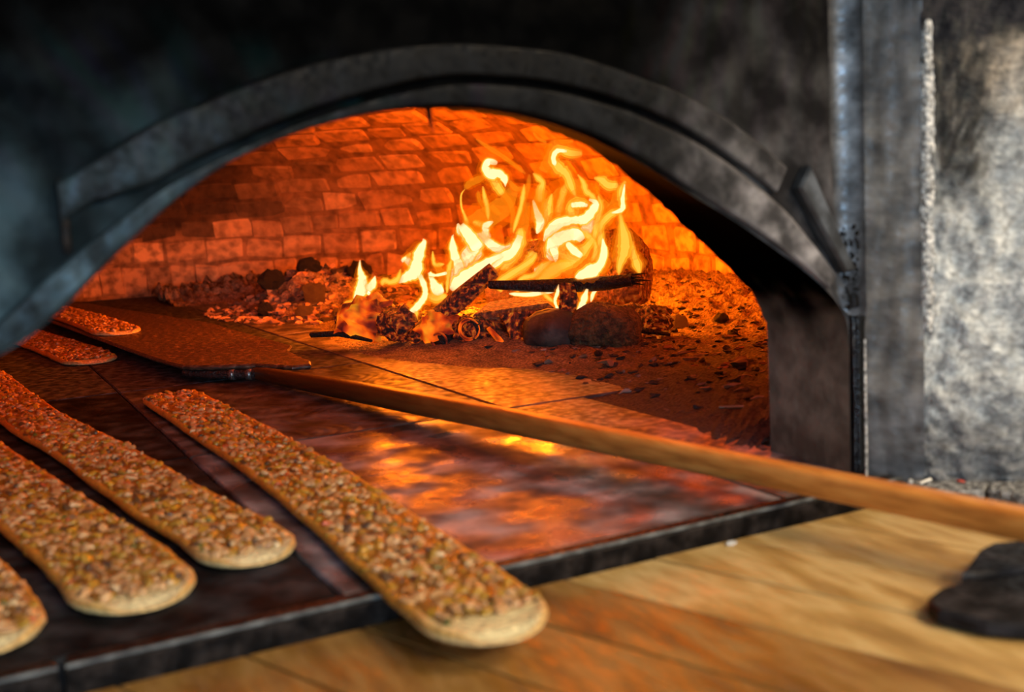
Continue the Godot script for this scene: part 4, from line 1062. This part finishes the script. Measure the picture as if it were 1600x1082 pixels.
func bread(label: String, spine: Array, half: float, y: float, bare: float, lumps: int, group: String) -> void:
	# spine from the far end to the near end, (x, z)
	var n := 120
	var path := smooth_path(spine, n)
	var len := 0.0
	for k in n:
		len += path[k].distance_to(path[k + 1])
	var mid := path[int(n / 2.0)]
	var t := thing("meat_flatbread", label, "flatbread", Vector3(mid.x, y, mid.y), 0.0, group)
	var sd := rng.randf() * 100
	var width := func(a: float) -> float:
		var e0: float = clampf(a * len / (half * 1.25), 0, 1); var e1: float = clampf((1.0 - a) * len / (half * 1.15), 0, 1)
		var w := pow(1.0 - pow(1.0 - e0, 2.4), 0.5) * pow(1.0 - pow(1.0 - e1, 2.2), 0.5)
		return half * w * (1.0 + 0.05 * wob.get_noise_1d(a * 9 + sd))
	var spot := func(a: float, v: float) -> Vector3:   # v from -1 to 1 across
		var q := at_path(path, a) - mid
		var dd := (at_path(path, minf(a + 0.01, 1.0)) - at_path(path, maxf(a - 0.01, 0.0))).normalized()
		var s: Vector2 = Vector2(-dd.y, dd.x) * (v * float(width.call(a)))
		return Vector3(q.x + s.x, 0, q.y + s.y)
	# dough: closed section going round, raised soft rim
	var sec := [Vector2(-0.94, 0.0), Vector2(-1.0, 0.35), Vector2(-0.985, 0.75), Vector2(-0.93, 1.0), Vector2(-0.85, 0.98), Vector2(-0.72, 0.7), Vector2(-0.4, 0.62), Vector2(0.0, 0.6), Vector2(0.4, 0.62), Vector2(0.72, 0.7), Vector2(0.85, 0.98), Vector2(0.93, 1.0), Vector2(0.985, 0.75), Vector2(1.0, 0.35), Vector2(0.94, 0.0), Vector2(-0.94, 0.0)]
	put("crust", grid(sec.size() - 1, n, func(a, b):
		var q: Vector2 = sec[int(round(a * (sec.size() - 1)))]
		b = 0.5 - 0.5 * cos(b * PI)
		var p: Vector3 = spot.call(b, q.x)
		var tip := smoothstep(0.0, 0.022, b * len) * smoothstep(0.0, 0.018, (1.0 - b) * len)
		p.y = q.y * 0.009 * (0.25 + 0.75 * tip) * (1.0 + 0.18 * wob.get_noise_2d(b * 40 + sd, q.x * 3))
		return p, true, func(a, b, _p):
			var q: Vector2 = sec[int(round(a * (sec.size() - 1)))]
			b = 0.5 - 0.5 * cos(b * PI)
			var brown := 0.5 + 0.5 * wob.get_noise_2d(b * 30 + sd, q.x * 4)
			var c := Vector3(0.75, 0.34, 0.03).lerp(Vector3(0.52, 0.18, 0.012), brown)
			var pale := smoothstep(0.085, 0.03, (1.0 - b) * len) * smoothstep(1.05, 0.75, absf(q.x))
			c = c.lerp(Vector3(0.95, 0.76, 0.38), maxf(pale, smoothstep(0.9, 0.2, q.y) * smoothstep(0.12, 0.03, (1.0 - b) * len) * 0.7))
			return Color(c.x, c.y, c.z)), M.crust, t)
	# spread of minced meat
	var a1 := 1.0 - bare / len
	put("meat_layer", grid(22, 260, func(a, b):
		var v: float = lerpf(-0.95, 0.95, a)
		var e: float = lerpf(0.012 / len, a1 + 0.016 / len * wob.get_noise_1d(a * 9 + sd), b)
		var p: Vector3 = spot.call(e, v)
		var ed := smoothstep(0.95, 0.78, absf(v)) * smoothstep(0.0, 0.03, b) * smoothstep(1.0, 0.97, b)
		p.y = 0.005 + ed * (0.0045 + 0.0035 * wob.get_noise_2d(p.x * 130 + sd, p.z * 130) + 0.002 * wob.get_noise_2d(p.x * 260, p.z * 260 + sd))
		return p, true, func(_a, _b, p):
			var m := 0.5 + 0.5 * wob.get_noise_2d(p.x * 120 + sd, p.z * 120)
			var c := Vector3(0.08, 0.027, 0.003).lerp(Vector3(0.32, 0.14, 0.012), m)
			return Color(c.x, c.y, c.z)), M.meat, t)
	var xf := []; var cols := []
	var shape := blob(Vector3.ONE, 0.42, 1.5, 31.0, 9, 6)
	for k in lumps:
		var e := lerpf(0.014 / len, a1, rng.randf())
		var v := rng.randf_range(-0.88, 0.88)
		var p: Vector3 = spot.call(e, v)
		var s := rng.randf_range(0.0018, 0.0056)
		p.y = 0.0076 + rng.randf_range(-0.0015, 0.002) - 0.002 * smoothstep(0.75, 0.95, absf(v))
		var bs := Basis.from_euler(Vector3(rng.randf() * 0.7, rng.randf() * 6.28, rng.randf() * 0.7)) * Basis().scaled(Vector3(s * rng.randf_range(1.0, 2.1), s * rng.randf_range(0.5, 0.85), s))
		var r := rng.randf()
		var c := Vector3(0.30, 0.13, 0.035).lerp(Vector3(0.58, 0.31, 0.12), rng.randf())
		if r < 0.3:
			c = Vector3(0.26, 0.12, 0.008).lerp(Vector3(0.46, 0.23, 0.014), rng.randf())
		elif r < 0.40:
			c = Vector3(0.08, 0.035, 0.01)
		elif r < 0.425:
			c = Vector3(0.42, 0.07, 0.015)
			bs = bs.scaled(Vector3(0.8, 0.8, 0.8))
		elif r < 0.47:
			c = Vector3(0.10, 0.10, 0.012)
			bs = bs.scaled(Vector3(0.75, 0.75, 0.75))
		elif r < 0.54:
			c = Vector3(0.55, 0.36, 0.17)
			bs = bs.scaled(Vector3(0.8, 0.9, 0.8))
		xf.append(Transform3D(bs, p)); cols.append(Color(c.x, c.y, c.z))
	scatter("minced_meat", shape, M.meat, xf, cols, t)

func breads() -> void:
	var g := "long meat flatbreads on the hearth"
	bread("long meat-topped flatbread nearest the flames, its pale tip overhanging the counter edge", [Vector2(-0.089, -1.03), Vector2(-0.078, -0.75), Vector2(-0.067, -0.35), Vector2(-0.073, -0.05), Vector2(-0.080, 0.188)], 0.048, 0.001, 0.04, 2500, g)
	bread("second long meat-topped flatbread from the right, running back to the left edge of the photo", [Vector2(-0.352, -1.6), Vector2(-0.302, -1.0), Vector2(-0.25, -0.65), Vector2(-0.213, -0.34), Vector2(-0.188, -0.18), Vector2(-0.180, -0.078)], 0.044, 0.001, 0.025, 3000, g)
	bread("broad meat-topped flatbread at the left whose rounded near end lies wholly on the dark slab", [Vector2(-0.425, -0.95), Vector2(-0.36, -0.56), Vector2(-0.317, -0.3), Vector2(-0.293, -0.16), Vector2(-0.281, -0.024)], 0.049, 0.001, 0.028, 2200, g)
	bread("flatbread cut off by the lower left corner, only its meat-topped tip in view", [Vector2(-0.47, -0.5), Vector2(-0.43, -0.25), Vector2(-0.406, -0.1), Vector2(-0.396, 0.0)], 0.05, 0.001, 0.025, 1500, g)
	bread("meat flatbread farther back on the bare hearth, half hidden by the arch edge", [Vector2(-0.245, -2.45), Vector2(-0.195, -2.1), Vector2(-0.155, -1.8), Vector2(-0.135, -1.575)], 0.058, 0.001, 0.045, 1500, g)
	bread("meat flatbread resting on the dark peel blade deep in the oven", [Vector2(-0.13, -2.8), Vector2(-0.088, -2.4), Vector2(-0.062, -2.1), Vector2(-0.046, -1.81)], 0.054, 0.0315, 0.04, 1500, g)

func peels() -> void:
	var t := thing("baking_peel", "long-handled peel with broad rusty dark blade holding a flatbread in the oven", "peel")
	put("blade", plate([Vector2(-0.16, -2.55), Vector2(-0.135, -2.25), Vector2(-0.073, -1.536), Vector2(-0.055, -1.33), Vector2(-0.033, -1.177), Vector2(0.008, -1.133), Vector2(0.075, -1.09), Vector2(0.118, -1.01), Vector2(0.15, -1.005), Vector2(0.163, -1.05), Vector2(0.166, -1.13), Vector2(0.172, -1.22), Vector2(0.198, -1.285), Vector2(0.193, -1.4), Vector2(0.187, -1.519), Vector2(0.173, -1.89), Vector2(0.115, -2.255), Vector2(0.05, -2.62), Vector2(0.01, -2.9), Vector2(-0.06, -3.05), Vector2(-0.13, -2.95)], 0.022, 0.0305, 0.003), M.rust, t)
	var hd := Vector3(0.170, 0, 0.985)
	var at := func(z: float, y: float) -> Vector3: return Vector3(0.102 + (z + 0.957) * 0.1726, y, z)
	put("handle", tube([at.call(-1.16, 0.0125), at.call(-1.0, 0.0145), at.call(-0.8, 0.018), at.call(-0.6, 0.021), at.call(-0.4, 0.0245), at.call(-0.2, 0.026), at.call(-0.05, 0.0275), at.call(0.1, 0.029), at.call(0.4, 0.032), at.call(0.75, 0.0355)], [0.0105, 0.0125, 0.014, 0.0148, 0.0144, 0.0138, 0.0131, 0.0126, 0.0122, 0.012], 24, 0.0, 1.7, true, func(_a, _b, p):
		var k := lerpf(0.06, 1.0, smoothstep(-0.8, 0.1, p.z + 0.05 * wob.get_noise_1d(p.z * 9)))
		return Color(k, k, k)), M.wood_handle, t)
	var bracket := put("bracket", tube([Vector3(-0.028, 0.0145, -1.195), Vector3(0.01, 0.0135, -1.138), Vector3(0.06, 0.0125, -1.1), Vector3(0.1, 0.0125, -1.055)], [0.006, 0.0075, 0.0085, 0.009], 12, 0.0, 1.8), M.wood_charred, t)
	for q in [Vector3(0.04, 0.013, -1.113), Vector3(0.065, 0.013, -1.092), Vector3(0.097, 0.013, -1.06)]:
		put("rivet", tube([q + Vector3(-0.004, 0, -0.003), q + Vector3(0.004, 0, 0.003)], [0.0098, 0.0098], 12, 0.0, 1.4), M.dull_steel, bracket)
	# second peel lying at the right of the counter
	t = thing("baking_peel", "dark rounded board end of a second peel lying at the right of the counter", "peel", Vector3(0, -0.0195, 0))
	put("blade", plate([Vector2(0.205, 0.292), Vector2(0.211, 0.277), Vector2(0.222, 0.268), Vector2(0.238, 0.262), Vector2(0.27, 0.262), Vector2(0.46, 0.33), Vector2(0.56, 0.44), Vector2(0.5, 0.52), Vector2(0.36, 0.45), Vector2(0.28, 0.40), Vector2(0.215, 0.325)], 0.0, 0.012, 0.003), M.black_board, t)
	put("back_board", plate([Vector2(0.268, 0.258), Vector2(0.325, 0.226), Vector2(0.345, 0.222), Vector2(0.5, 0.29), Vector2(0.5, 0.345), Vector2(0.46, 0.33), Vector2(0.28, 0.264)], 0.0, 0.016, 0.003), M.black_board, t)

func small_things() -> void:
	var o := put("wood_splinter", cbox(Vector3(0.02, 0.002, 0.003), 0.0006, 0.0004), mat(lin(0.75, 0.7, 0.6), 0.8, {"scale": 10.0}), self, Transform3D(Basis(Vector3.UP, 0.2), Vector3(0.440, -0.001, 0.066)))
	tag(o, "thin pale wood splinter lying at the foot of the side wall", "splinter")
	o = put("wood_splinter_001", cbox(Vector3(0.034, 0.003, 0.005), 0.001, 0.0006), mat(lin(0.4, 0.3, 0.2), 0.8, {"scale": 10.0}), self, Transform3D(Basis(Vector3.UP, -0.55), Vector3(0.506, ground_ash(0.506, -0.318) + 0.003, -0.318)))
	tag(o, "brown wood sliver on the dark ash left of the jamb", "splinter")
	o = put("bread_crumb", blob(Vector3(0.006, 0.002, 0.003), 0.3, 1.5, 2.0, 10, 6), M.white_chip, self, Transform3D(Basis(), Vector3(0.204, -0.0185, 0.062)))
	tag(o, "yellowish crumb in the gutter beside the steel edging", "crumb")
	o = put("bread_crumb_001", blob(Vector3(0.003, 0.0025, 0.003), 0.3, 1.5, 6.0, 10, 6), M.white_chip, self, Transform3D(Basis(), Vector3(0.428, -0.001, 0.058)))
	tag(o, "white crumb against the foot of the jamb panel", "crumb")
	o = put("pepper_flake", blob(Vector3(0.003, 0.0012, 0.005), 0.3, 1.5, 4.0, 10, 6), mat(lin(0.45, 0.06, 0.03), 0.6, {"scale": 10.0}), self, Transform3D(Basis(), Vector3(0.468, -0.002, 0.084)))
	tag(o, "small red pepper flake near the wall foot beside the pale splinter", "pepper flake")
	for q in [[[Vector2(0.405, 0.053), Vector2(0.442, 0.053), Vector2(0.488, 0.099), Vector2(0.462, 0.116), Vector2(0.42, 0.088)], 0.0165, "flat grey stone at the foot of the side wall, nearer the jamb"], [[Vector2(0.464, 0.119), Vector2(0.491, 0.102), Vector2(0.556, 0.167), Vector2(0.55, 0.2), Vector2(0.475, 0.168)], 0.0175, "paler grey stone at the foot of the side wall, cut by the right photo edge"]]:
		o = put(numbered("stone_slab"), plate(q[0], -0.0195, -0.0195 + q[1], 0.002), M.grey_stone, self)
		tag(o, q[2], "stone")
